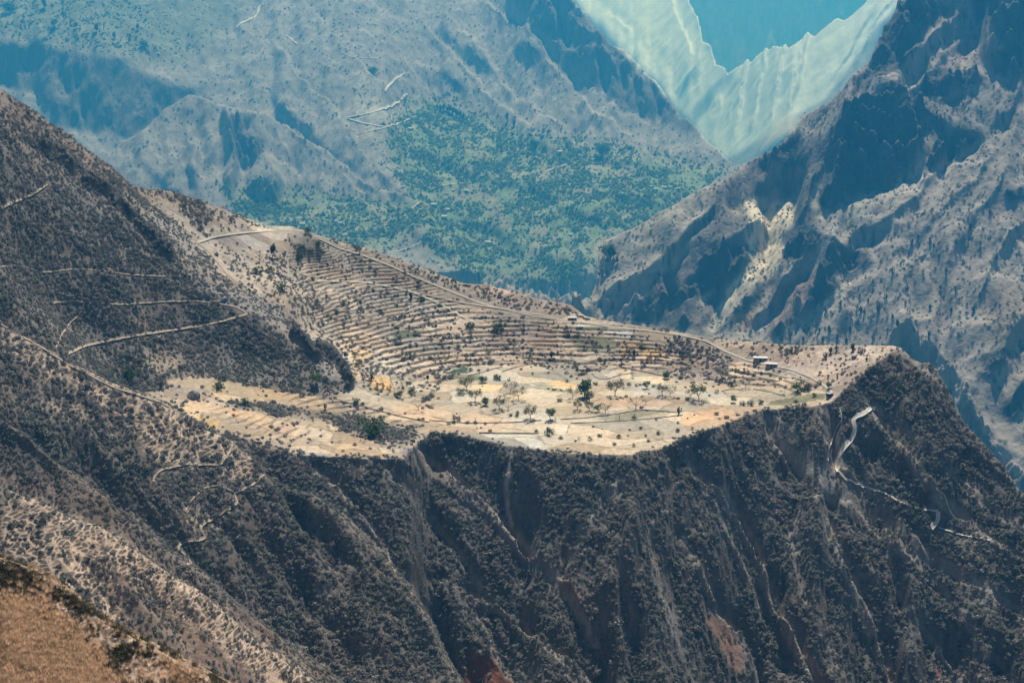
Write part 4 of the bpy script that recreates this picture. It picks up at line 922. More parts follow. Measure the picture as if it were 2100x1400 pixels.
    return dict(x=x, y=y, z=z, u=u, v=v, E=E, vis=vis, scr=scr, line=line, trk=trk * (lay >= 2), inner=inner, rise=rise, lay=lay, R=R, area=area, n=nrm.reshape(*x.shape, 3), rok=rok)
GN = build_near_sheet()

def build_far_sheet():
    R = adaptive(TF, RF, NROW_F, 1770, 20300, .05)
    x = (np.sin(TH2)[:, None] * R).astype(f32); y = (np.cos(TH2)[:, None] * R).astype(f32)
    z, u, v, lay, steep = zfar(x, y, True)
    E = z / R
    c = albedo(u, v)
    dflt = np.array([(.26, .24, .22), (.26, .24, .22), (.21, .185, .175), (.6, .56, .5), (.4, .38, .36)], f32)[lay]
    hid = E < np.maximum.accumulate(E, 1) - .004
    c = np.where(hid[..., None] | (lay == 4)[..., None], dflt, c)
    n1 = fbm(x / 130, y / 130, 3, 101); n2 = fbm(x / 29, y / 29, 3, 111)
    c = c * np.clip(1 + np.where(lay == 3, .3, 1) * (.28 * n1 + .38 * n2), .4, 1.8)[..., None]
    # scattered dark shrubs
    d1, _, k = cells(x / 14, y / 14, 5)
    dens = np.where(lay == 2, .55, np.where(lay < 2, .25, .0)) * (1 - .8 * steep)
    w = (1 - sstep(.16, .34, d1)) * (k < dens * (1 + .9 * n1))
    c = c + (np.array([.055, .06, .045], f32) - c) * (w * .75)[..., None]
    fo = sample(FOR, u, v) * (lay < 2)
    _, _, pid = cells(x / 70 + .4 * noise(x / 50, y / 50, 27), y / 48 + .4 * noise(x / 50, y / 50, 28), 29)
    pc = np.array([(.20, .25, .16), (.30, .29, .22), (.13, .20, .11), (.17, .23, .14), (.22, .25, .18)], f32)[(pid * 4.99).astype(int)]  # greens cooled towards blue: part of the haze is painted in
    c = c + (pc - c) * np.clip(fo * 1.2 - .15, 0, .8)[..., None]
    fo = fo * np.where(np.mod(pid * 13.7, 1) < .22, .15, 1.0)
    d1, _, k = cells(x / 30, y / 30, 25)
    c = c + (np.array([.07, .085, .045], f32) * (1 + 1.2 * (k - .5))[..., None] - c) * (fo * (1 - sstep(.3, .6, d1)) * .8)[..., None]
    faces = grid_faces(*x.shape); P = np.stack([x, y, z], -1).reshape(-1, 3)
    me0 = mesh_np('far', P, faces)
    nrm = np.empty(len(P) * 3, f32); me0.vertices.foreach_get('normal', nrm); nrm = nrm.reshape(-1, 3); bpy.data.meshes.remove(me0)
    lf = lay.ravel()[faces[:, 0]]; cc = c.reshape(-1, 3)
    for name, ids in {'valley_slope': [0], 'valley_spur': [1], 'rocky_mountain': [2], 'distant_mountain': [3], 'distant_cliff': [4]}.items():
        m = np.isin(lf, ids); f = faces[m]; used, inv = np.unique(f, return_inverse=True)
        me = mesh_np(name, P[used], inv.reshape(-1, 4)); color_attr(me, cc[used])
        me.normals_split_custom_set_from_vertices(nrm[used].tolist()) if NORMALS else None
        o = link(name, me, M_FAR); o['kind'] = 'structure'
    area = (R * (TH2[1] - TH2[0])) * np.gradient(R, axis=1)
    return dict(x=x, y=y, z=z, u=u, v=v, E=E, lay=lay, R=R, area=area, vis=first_visible(E), fo=fo)
GF = build_far_sheet()

# a deep base sheet so that no gap opens under the ground
me = mesh_np('canyon_floor', [(-22000, 40, -2110), (22000, 40, -2110), (22000, 22000, -2110), (-22000, 22000, -2110)], [[0, 1, 2, 3]], False)
o = link('canyon_floor', me, mat('floor_gravel', (.25, .23, .2), .95, .2, .02)); o['kind'] = 'structure'

CMN = np.maximum.accumulate(GN['E'], 1); CMF = np.maximum.accumulate(GF['E'], 1)
def hit(u, v, which=None):
    """where the sight line of a pixel meets the ground: x, y, z, sheet"""
    th, te = tanel(u, v); th = float(th); te = float(te)
    i = int(round((th - TH2[0]) / (TH2[1] - TH2[0]))); i = min(max(i, 0), NCOL - 1)
    for nm, G, cm, f in (('n', GN, CMN, znear), ('f', GF, CMF, zfar)):
        if which and which != nm: continue
        j = int(np.searchsorted(cm[i], te))
        if 0 < j < cm.shape[1]:
            a, b = cm[i, j - 1], cm[i, j]; t = (te - a) / (b - a) if b > a else 1
            r = G['R'][i, j - 1] + t * (G['R'][i, j] - G['R'][i, j - 1])
            return (r * math.sin(th), r * math.cos(th), r * te, nm)
    return None
def ground(x, y, nm='n'):
    f = znear if nm == 'n' else zfar
    return f(np.asarray(x, f32), np.asarray(y, f32))

# ---------------------------------------------------------------- plants
rng = np.random.default_rng(11)
def leaf_cloud(n, rx, rz, z0, size, seed, dome=True, hollow=.45, clumps=0):
    """many small leaf faces spread through a crown's volume, gathered in clumps"""
    g = np.random.default_rng(seed)
    if clumps:
        cc = g.normal(size=(clumps, 3)); cc /= np.linalg.norm(cc, axis=1, keepdims=True); cc *= g.uniform(.35, .85, (clumps, 1)); 
        if dome: cc[:, 2] = np.abs(cc[:, 2]) * 1.1 - .15
        p = cc[g.integers(0, clumps, n)] + g.normal(size=(n, 3)) * .20
    else:
        p = g.normal(size=(n, 3)); p /= np.linalg.norm(p, axis=1, keepdims=True); p *= (hollow + (1 - hollow) * g.random((n, 1)) ** .6)
        if dome: p[:, 2] = np.abs(p[:, 2])
        p *= 1 + .25 * np.sin(p[:, :1] * 7 + seed) * np.cos(p[:, 1:2] * 6 + seed)
    p = p * [rx, rx, rz] + [0, 0, z0]
    o = (p - [0, 0, z0]) / [rx, rx, rz]; o = .55 * o / (np.linalg.norm(o, axis=1, keepdims=True) + .2) + [0, 0, .35] + g.normal(size=(n, 3)) * .45
    a = np.cross(o, g.normal(size=(n, 3))); a /= np.linalg.norm(a, axis=1, keepdims=True)
    b = np.cross(a, o); b /= np.linalg.norm(b, axis=1, keepdims=True)
    s = size * g.uniform(.6, 1.3, (n, 1)); a = a * s; b = b * s * .7
    v = np.stack([p - a, p - b * .9 + a * .1, p + a, p + b], 1).reshape(-1, 3)
    return v, np.arange(4 * n).reshape(n, 4)

def tube(v, f, path, radii, ns=5):
    base = len(v)
    for k, (p, r) in enumerate(zip(path, radii)):
        p = np.asarray(p, float); q = np.asarray(path[min(k + 1, len(path) - 1)], float) - np.asarray(path[max(k - 1, 0)], float)
        q /= np.linalg.norm(q) + 1e-9; u_ = np.cross(q, [.3, .9, .1]); u_ /= np.linalg.norm(u_) + 1e-9; w_ = np.cross(q, u_)
        for i in range(ns):
            t = 2 * math.pi * i / ns; v.append(tuple(p + r * (math.cos(t) * u_ + math.sin(t) * w_)))
    for k in range(len(path) - 1):
        for i in range(ns):
            a = base + k * ns + i; b = base + k * ns + (i + 1) % ns; f.append((a, b, b + ns, a + ns))

def limbs(seed, h, spread, trunk=.3, n=6, r=.09, twigs=3):
    """trunk and forking limbs of a tree of height h"""
    g = random.Random(seed); v, f, tips = [], [], []
    th = h * trunk; lean = (g.uniform(-.08, .08) * h, g.uniform(-.08, .08) * h)
    tube(v, f, [(0, 0, -.3), (lean[0] * .3, lean[1] * .3, th * .5), (lean[0], lean[1], th)], [r * h * .6, r * h * .45, r * h * .36])
    for k in range(n):
        a = 2 * math.pi * (k + g.uniform(-.3, .3)) / n; l = spread * g.uniform(.7, 1.05); hh = h * g.uniform(.62, .95)
        s = (lean[0], lean[1], th * g.uniform(.75, 1.0)); e = (lean[0] + math.cos(a) * l, lean[1] + math.sin(a) * l, hh)
        m = (lean[0] + math.cos(a) * l * .55, lean[1] + math.sin(a) * l * .55, th + (hh - th) * .42)
        tube(v, f, [s, m, e], [r * h * .24, r * h * .15, r * h * .05], 4); tips.append(e)
        for t in range(twigs):
            q = g.uniform(.35, .9); b0 = tuple(m[i] + (e[i] - m[i]) * q for i in range(3)); a2 = a + g.uniform(-1.2, 1.2); l2 = l * g.uniform(.3, .6)
            b1 = (b0[0] + math.cos(a2) * l2, b0[1] + math.sin(a2) * l2, b0[2] + l2 * g.uniform(.2, 1.0))
            tube(v, f, [b0, b1], [r * h * .09, r * h * .03], 3); tips.append(b1)
    return v, f, tips

M_BARK = mat('bark', (.10, .08, .065), .95, .25, 6)
M_BARKG = mat('grey_bark', (.20, .175, .15), .95, .2, 6)
LEAFS = {k: mat('leaves_' + k, c, .8, .25, 1.2, rnd=.25, trans=.35) for k, c in (('dark', (.075, .125, .045)), ('green', (.13, .18, .065)), ('olive', (.19, .19, .095)), ('grey', (.22, .20, .16)), ('pale', (.32, .29, .2)), ('blue', (.055, .09, .05)))}
M_CACT = mat('cactus_skin', (.06, .08, .04), .7, .2, 5)

# sources of the scattered cover: kept out of the scene, only instanced
def source(col_, name, v, f, m):
    me = mesh_np(name, v, f, False); me.materials.append(m); o = bpy.data.objects.new(name, me); col_.objects.link(o)
def scatter(name, P, sc, ix, coll, label, cat, zs=None):
    me = bpy.data.meshes.new(name); me.vertices.add(len(P)); me.vertices.foreach_set('co', np.asarray(P, f32).ravel())
    for an, ty, val in (('grow', 'FLOAT', sc), ('turn', 'FLOAT', rng.uniform(0, 6.28, len(P))), ('pick', 'INT', ix)):
        a = me.attributes.new(an, ty, 'POINT'); a.data.foreach_set('value', np.asarray(val, np.int32 if ty == 'INT' else f32))
    o = bpy.data.objects.new(name, me); COL.objects.link(o)
    g = bpy.data.node_groups.new(name, 'GeometryNodeTree')
    g.interface.new_socket('Geometry', in_out='INPUT', socket_type='NodeSocketGeometry'); g.interface.new_socket('Geometry', in_out='OUTPUT', socket_type='NodeSocketGeometry')
    n, l = g.nodes, g.links; gi = n.new('NodeGroupInput'); go = n.new('NodeGroupOutput')
    ins = n.new('GeometryNodeInstanceOnPoints'); ci = n.new('GeometryNodeCollectionInfo'); ci.inputs[0].default_value = coll; ci.inputs[1].default_value = True; ci.inputs[2].default_value = True
    def at(nm, ty):
        a = n.new('GeometryNodeInputNamedAttribute'); a.data_type = ty; a.inputs[0].default_value = nm; return a.outputs[0]
    cx = n.new('ShaderNodeCombineXYZ'); l.new(at('turn', 'FLOAT'), cx.inputs[2])
    l.new(gi.outputs[0], ins.inputs['Points']); l.new(ci.outputs[0], ins.inputs['Instance']); ins.inputs['Pick Instance'].default_value = True
    l.new(at('pick', 'INT'), ins.inputs['Instance Index']); l.new(cx.outputs[0], ins.inputs['Rotation']); l.new(at('grow', 'FLOAT'), ins.inputs['Scale'])
    l.new(ins.outputs[0], go.inputs[0])
    md = o.modifiers.new('scatter', 'NODES'); md.node_group = g
    tag(o, label, cat, kind='stuff'); return o

C_SCR = bpy.data.collections.new('scrub_kinds')
SCRUBM = [mat('scrub_%d' % k, c, .9, .2, 2, rnd=.4, hue=h, trans=.15) for k, (c, h) in enumerate((((.17, .185, .158), (.245, .232, .212)), ((.19, .195, .175), (.12, .145, .1)), ((.28, .262, .24), (.2, .185, .165)), ((.235, .225, .21), (.15, .16, .13)), ((.335, .305, .272), (.25, .22, .195))))]
for k, m_ in enumerate(SCRUBM):
    source(C_SCR, 'shrub_kind_%d' % k, *leaf_cloud(95, 1.0, .95, .05, .23, 20 + k, True, .5, 9 if k % 2 else 0), m_)

def pick(G, w, n):
    w = np.where(np.isfinite(w), w, 0).ravel(); w = np.maximum(w, 0); c = np.cumsum(w, dtype=np.float64)
    k = np.searchsorted(c, rng.random(n) * c[-1]); k = np.minimum(k, len(w) - 1)
    nr = G['x'].shape[1]; i, j = k // nr, k % nr
    return i, j, k
def jittered(G, i, j):
    """a point inside the cell of grid vertex i, j and its height by bilinear interpolation"""
    i = np.clip(i, 0, G['x'].shape[0] - 2); j = np.clip(j, 0, G['x'].shape[1] - 2); a = rng.random(len(i))[:, None]; b = rng.random(len(i))[:, None]
    q = lambda A: ((A[i, j][:, None] * (1 - a) + A[i + 1, j][:, None] * a) * (1 - b) + (A[i, j + 1][:, None] * (1 - a) + A[i + 1, j + 1][:, None] * a) * b)
    return np.concatenate([q(G['x']), q(G['y']), q(G['z'])], 1)

G = GN
inframe = (G['u'] > -160) & (G['u'] < 2260) & (G['v'] > -50) & (G['v'] < 1480)
hid = G['E'] < CMN - .012
slopef = 1 / np.maximum(G['n'][..., 2], .25)
tk = np.clip(G['trk'] * 1.3, 0, 1); dens = np.clip(G['scr'], 0, 1) ** 1.2 * (1 - .97 * G['line']) * (1 - tk * (1 - G['inner'])) * (1 - .5 * G['rok']) * np.where(G['lay'] != 1, 1, .12 + .88 * sstep(.42, .66, G['n'][..., 2]))
patch = np.clip(1 + 1.1 * fbm(G['x'] / 22, G['y'] / 22, 3, 201), .15, 2)
w = G['area'] * slopef * (dens * patch + .28 * G['rise'] * (patch > .9)) * inframe * (~hid) * (G['lay'] != 5)
N_SCR = 60000
i, j, k = pick(G, w, N_SCR); P = jittered(G, i, j)
big = np.clip(fbm(P[:, 0] / 18, P[:, 1] / 18, 2, 211) + .3, 0, 1)
sc = rng.uniform(.5, 1.2, N_SCR) * (1 + .7 * big) * np.where(rng.random(N_SCR) < .06, 1.6, 1.0)
lay_ = G['lay'][i, j]
sc = np.where(lay_ == 0, sc * .8, sc * .82); sc = np.where((lay_ >= 3), sc * .7, sc)
mix = noise(P[:, 0] / 30, P[:, 1] / 30, 221) + rng.normal(0, .35, N_SCR)
ix = np.where(mix < -.35, 4, np.where(mix < -.1, 2, np.where(mix < .15, 3, np.where(mix < .4, 0, 1))))
scatter('scrub', P, sc, ix, C_SCR, 'grey green dry scrub covering the canyon slopes and terrace edges', 'scrub')

# foreground: dry grass and dark cushions
C_GR = bpy.data.collections.new('grass_kinds')
for k, c in enumerate(((.74, .52, .35), (.82, .62, .44), (.6, .41, .27))):
    g = np.random.default_rng(k + 3); n = 46
    a = g.uniform(0, 6.28, n); r = g.uniform(0, .22, n); b = np.stack([np.cos(a) * r, np.sin(a) * r, 0 * a], 1)
    tip = b + np.stack([np.cos(a) * g.uniform(.05, .4, n), np.sin(a) * g.uniform(.05, .4, n), g.uniform(.35, .9, n)], 1)
    s = np.stack([-np.sin(a), np.cos(a), 0 * a], 1) * .016
    source(C_GR, 'grass_kind_%d' % k, np.stack([b - s, b + s, tip], 1).reshape(-1, 3), np.arange(3 * n).reshape(n, 3), mat('dry_grass_%d' % k, c, .8, .2, 4, rnd=.3, trans=.6))
GRS = gmap(0); paint(GRS, GR_LOW, 1, 6)
GR2 = gmap(0); paint(GR2, GRASS, 1, 1)
wg = sample(GRS, G['u'], G['v']); wb = (G['lay'] == 5).astype(f32)
clump = fbm(G['x'] / 5, G['y'] / 5, 2, 231)
w = np.maximum(np.gradient(G['E'], axis=1), 0) * G['R'] ** 2 * (G['lay'] == 5) * inframe * (wg + .02 * wb + .08 * wb * (clump < -.1))
i, j, k = pick(G, w, 26000); P = jittered(G, i, j)
scatter('dry_grass', P, rng.uniform(.3, .8, len(P)), rng.integers(0, 3, len(P)), C_GR, 'long dry orange grass on the near slope', 'grass')
C_CU = bpy.data.collections.new('cushion_kinds')
for k, c in enumerate(((.07, .07, .042), (.085, .078, .05), (.15, .11, .07))):
    source(C_CU, 'cushion_kind_%d' % k, *leaf_cloud(150, .8, .6, 0, .09, 40 + k, True, .4, 7), mat('cushion_%d' % k, c, .9, .2, 3, rnd=.3))
cl = fbm(G['x'] / 4.2, G['y'] / 4.2, 3, 241)
w = np.maximum(np.gradient(G['E'], axis=1), 0) * G['R'] ** 2 * (G['lay'] == 5) * inframe * np.clip(wb - .97 * wg, 0, 1) * (sstep(.0, .22, cl) + .03) * (1 - .7 * G['line']) * (G['E'] > CMN - .002) * (np.gradient(G['E'], axis=1) > 0)
i, j, k = pick(G, w, 2400); P = jittered(G, i, j)
scatter('low_bushes', P, rng.uniform(.22, .62, len(P)), np.where(rng.random(len(P)) < .2, 2, rng.integers(0, 2, len(P))), C_CU, 'dark low bushes scattered over the near orange slope', 'bushes')

# far orchards of the valley: a wood that reads as one mass
C_FO = bpy.data.collections.new('orchard_kinds')
for k, (c, h) in enumerate((((.25, .36, .14), (.16, .27, .11)), ((.33, .42, .18), (.14, .21, .09)), ((.10, .175, .075), (.11, .16, .08)), ((.3, .32, .17), (.17, .22, .11)))):
    source(C_FO, 'orchard_kind_%d' % k, *leaf_cloud(80, 4.2, 5.2, .5, 1.15, 60 + k, True, .5, 8), mat('orchard_%d' % k, c, .85, .2, .4, rnd=.35, hue=h, trans=.4))
F = GF
fin = (F['u'] > -120) & (F['u'] < 2220) & (F['v'] > -60) & (F['v'] < 760)
hidf = F['E'] < CMF - .008
pt = np.clip(1 + 1.5 * fbm(F['x'] / 70, F['y'] / 70, 3, 251), 0.05, 2.4)
w = F['area'] * F['fo'] * pt * fin * (~hidf) * (F['lay'] < 2)
i, j, k = pick(F, w, 13000); P = jittered(F, i, j); P[:, 2] -= .3
scatter('valley_woods', P, rng.uniform(.6, 1.6, len(P)) * np.where(rng.random(len(P)) < .08, 1.5, 1), np.where(rng.random(len(P)) < .22, 2, rng.integers(0, 4, len(P))), C_FO, 'orchards and woods covering the valley floor in green', 'woods')
# dark shrubs of the right-hand mountain and the bare far slopes
sp = np.clip(1 + 1.4 * fbm(F['x'] / 60, F['y'] / 60, 3, 261), 0, 2.2)
w = F['area'] * fin * (~hidf) * sp * np.where(F['lay'] == 2, 1.0, np.where(F['lay'] < 2, .22 * (1 - F['fo']), 0)) * np.where(F['u'] < 1450, .45, 1)
i, j, k = pick(F, w, 8000); P = jittered(F, i, j)
scatter('mountain_scrub', P, rng.uniform(.8, 2.6, len(P)) * np.where(F['lay'][i, j] < 2, 2.2, 1.2), rng.integers(0, 4, len(P)), C_SCR, 'dark dry scrub dotted over the far mountain slopes', 'scrub')

# ---------------------------------------------------------------- roads and footpaths as thin sheets on the ground
M_ROAD = mat('pale_road_dust', (.45, .405, .34), .95, .12, .3); M_FROAD = mat('bleached_dust', (.60, .56, .49), .95, .1, .2); M_PATH = mat('trodden_soil', (.40, .325, .25), .95, .15, .5)
def resample(P, step):
    P = np.asarray(P, float); d = np.r_[0, np.cumsum(np.hypot(*(np.diff(P[:, :2], axis=0).T)))]
    n = max(3, int(d[-1] / step) + 1); q = np.linspace(0, d[-1], n)
    return np.stack([np.interp(q, d, P[:, k]) for k in range(P.shape[1])], 1)
def smooth(P, k=1):
    for _ in range(k):
        Q = P.copy(); Q[1:-1] = (P[:-2] + 2 * P[1:-1] + P[2:]) / 4; P = Q
    return P
def ribbon(name, width, pts, sh):
    px = smooth(resample(np.asarray(pts, float), 3.0), 2)
    W_ = [hit(u, v, sh) for u, v in px]; W_ = [w for w in W_ if w]
    if len(W_) < 3: return
    P = np.array([w[:3] for w in W_]); ok = np.r_[True, np.hypot(np.diff(P[:, 0]), np.diff(P[:, 1])) < (60 if sh == 'n' else 500)]
    P = smooth(P[ok], 3)[:, :2]; P = smooth(resample(P, width * .6 if sh == 'n' else width * .7), 2)
    t = np.gradient(P, axis=0); t /= np.linalg.norm(t, axis=1, keepdims=True) + 1e-9; nrm = np.stack([-t[:, 1], t[:, 0]], 1)
    s = np.arange(len(P)) * width * .6
    wv = width * .5 * (1 + .22 * noise(s / (width * 4), s * 0 + 3, 301) + .2 * noise(s / width, s * 0 + 9, 302))
    m = 5; V = []
    for k in range(m):
        a = (k / (m - 1) - .5) * 2
        q = P + nrm * (wv * a)[:, None]; z = ground(q[:, 0], q[:, 1], sh)
        V.append(np.stack([q[:, 0], q[:, 1], z], 1))
    V = np.stack(V, 1)
    V[..., 2] = np.maximum(V[..., 2], V[..., 2].mean(1, keepdims=True) - .1 * width) + ((.2 if name == 'road' else .35) if sh == 'n' else 1.6)
    me = mesh_np(name, V.reshape(-1, 3), grid_faces(len(P), m)); o = link(name, me, M_FROAD if sh == 'f' or pts[0][0] > 1700 else M_ROAD if name == 'road' else M_PATH); o['kind'] = 'structure'
for nm, w_, pts, sh in PATHS: ribbon(nm, w_ * ((.52 if pts[0][0] > 1700 else .46) if nm == 'road' else .7) if sh == 'n' else w_ * 1.15, pts, sh)

# ---------------------------------------------------------------- trees, bushes and cacti that can be told apart
def protos(kind):
    out = []
    for k in range(3):
        sd = hash_(kind) + k * 17
        if kind == 'round':     v, f, tips = limbs(sd, 1, .36, .28, 6, .07); cv, cf = leaf_cloud(620, .52, .42, .52, .062, sd, False, .35, 14); lm = 'dark'
        elif kind == 'green':   v, f, tips = limbs(sd, 1, .34, .3, 6, .06); cv, cf = leaf_cloud(430, .46, .38, .58, .06, sd, False, .4, 12); lm = 'green'
        elif kind == 'open':    v, f, tips = limbs(sd, 1, .44, .34, 7, .065, 4); cv, cf = cloud_on(tips, 520, .17, .055, sd); lm = 'olive'
        elif kind == 'sparse':  v, f, tips = limbs(sd, 1, .46, .3, 7, .055, 5); cv, cf = cloud_on(tips, 330, .15, .048, sd); lm = 'pale'
        elif kind == 'bare':    v, f, tips = limbs(sd, 1, .75, .34, 8, .075, 6); cv, cf = cloud_on(tips, 40, .06, .03, sd); lm = 'grey'
        elif kind == 'bush':    v, f, tips = limbs(sd, 1, .5, .1, 6, .05, 2); cv, cf = leaf_cloud(360, .62, .46, .42, .075, sd, False, .3, 11); lm = 'dark'
        elif kind == 'greybush': v, f, tips = limbs(sd, 1, .5, .1, 7, .05, 3); cv, cf = leaf_cloud(260, .6, .42, .42, .07, sd, False, .35, 11); lm = 'grey'
        elif kind == 'column':  v, f, tips = limbs(sd, 1, .12, .2, 5, .05, 2); cv, cf = leaf_cloud(380, .22, .46, .54, .06, sd, False, .3, 12); lm = 'blue'
        out.append((v, f, cv, cf, lm))
    return out
def hash_(s): return sum(ord(c) * (i + 3) for i, c in enumerate(s)) % 1000
def cloud_on(tips, n, spread, size, seed):
    g = np.random.default_rng(seed); T = np.asarray(tips); p = T[g.integers(0, len(T), n)] + g.normal(size=(n, 3)) * spread * .6
    v, f = leaf_cloud(n, 1, 1, 0, size, seed + 1, False); c = v.reshape(n, 4, 3); c = c - c.mean(1, keepdims=True) + p[:, None]
    return c.reshape(-1, 3), f
PROTO = {}
def tree(kind, x, y, z, h, label, cat, group=None, name=None, wide=1.0):
    if kind not in PROTO:
        PROTO[kind] = []
        for v, f, cv, cf, lm in protos(kind):
            tm = mesh_np('trunk', v, f); tm.materials.append(M_BARKG if kind in ('sparse', 'bare') else M_BARK)
            cm = mesh_np('crown', cv, cf, False); cm.materials.append(LEAFS[lm]); PROTO[kind].append((tm, cm))
    tm, cm = random.choice(PROTO[kind])
    nm = name or {'bush': 'bush', 'greybush': 'bush', 'column': 'narrow_tree'}.get(kind, 'tree')
    r = bpy.data.objects.new(nm, None); COL.objects.link(r); r.empty_display_size = .3
    r.location = (x, y, z - .05); r.scale = (h * wide, h * wide, h); r.rotation_euler = (0, 0, random.uniform(0, 6.28))
    a = link('trunk', tm, None, r); c = link('crown', cm, None, r)
    tag(r, label, cat, group); return r
def size_at(hpx, p): return hpx * (p[1] * CP - p[2] * SP) / FPX
def at_px(u, v, sh='n'):
    p = hit(u, v, sh); return (p[0], p[1], float(ground(np.array([p[0]]), np.array([p[1]]), sh)[0]))
def cactus(x, y, z, h, label, group=None, seed=0, arms=3):
    g = random.Random(seed); r = bpy.data.objects.new('cactus', None); COL.objects.link(r); r.location = (x, y, z - .1)
    for k in range(arms + 1):
        v, f = [], []
        if k == 0: tube(v, f, [(0, 0, 0), (.02 * h, 0, h * .5), (0, .02 * h, h * .93), (0, .02 * h, h)], [h * .085, h * .09, h * .075, h * .02], 7)
        else:
            a = 2 * math.pi * (k + g.uniform(-.2, .2)) / arms; b0 = h * g.uniform(.1, .35); ln = h * g.uniform(.14, .24); tp = h * g.uniform(.65, .95)
            tube(v, f, [(0, 0, b0), (math.cos(a) * ln, math.sin(a) * ln, b0 + ln * .5), (math.cos(a) * ln * 1.2, math.sin(a) * ln * 1.2, tp), (math.cos(a) * ln * 1.2, math.sin(a) * ln * 1.2, tp + h * .05)], [h * .06, h * .065, h * .055, h * .015], 6)
        link('stem' if k == 0 else 'arm', mesh_np('stem' if k == 0 else 'arm', v, f), M_CACT, r)
    tag(r, label, 'cactus', group); return r

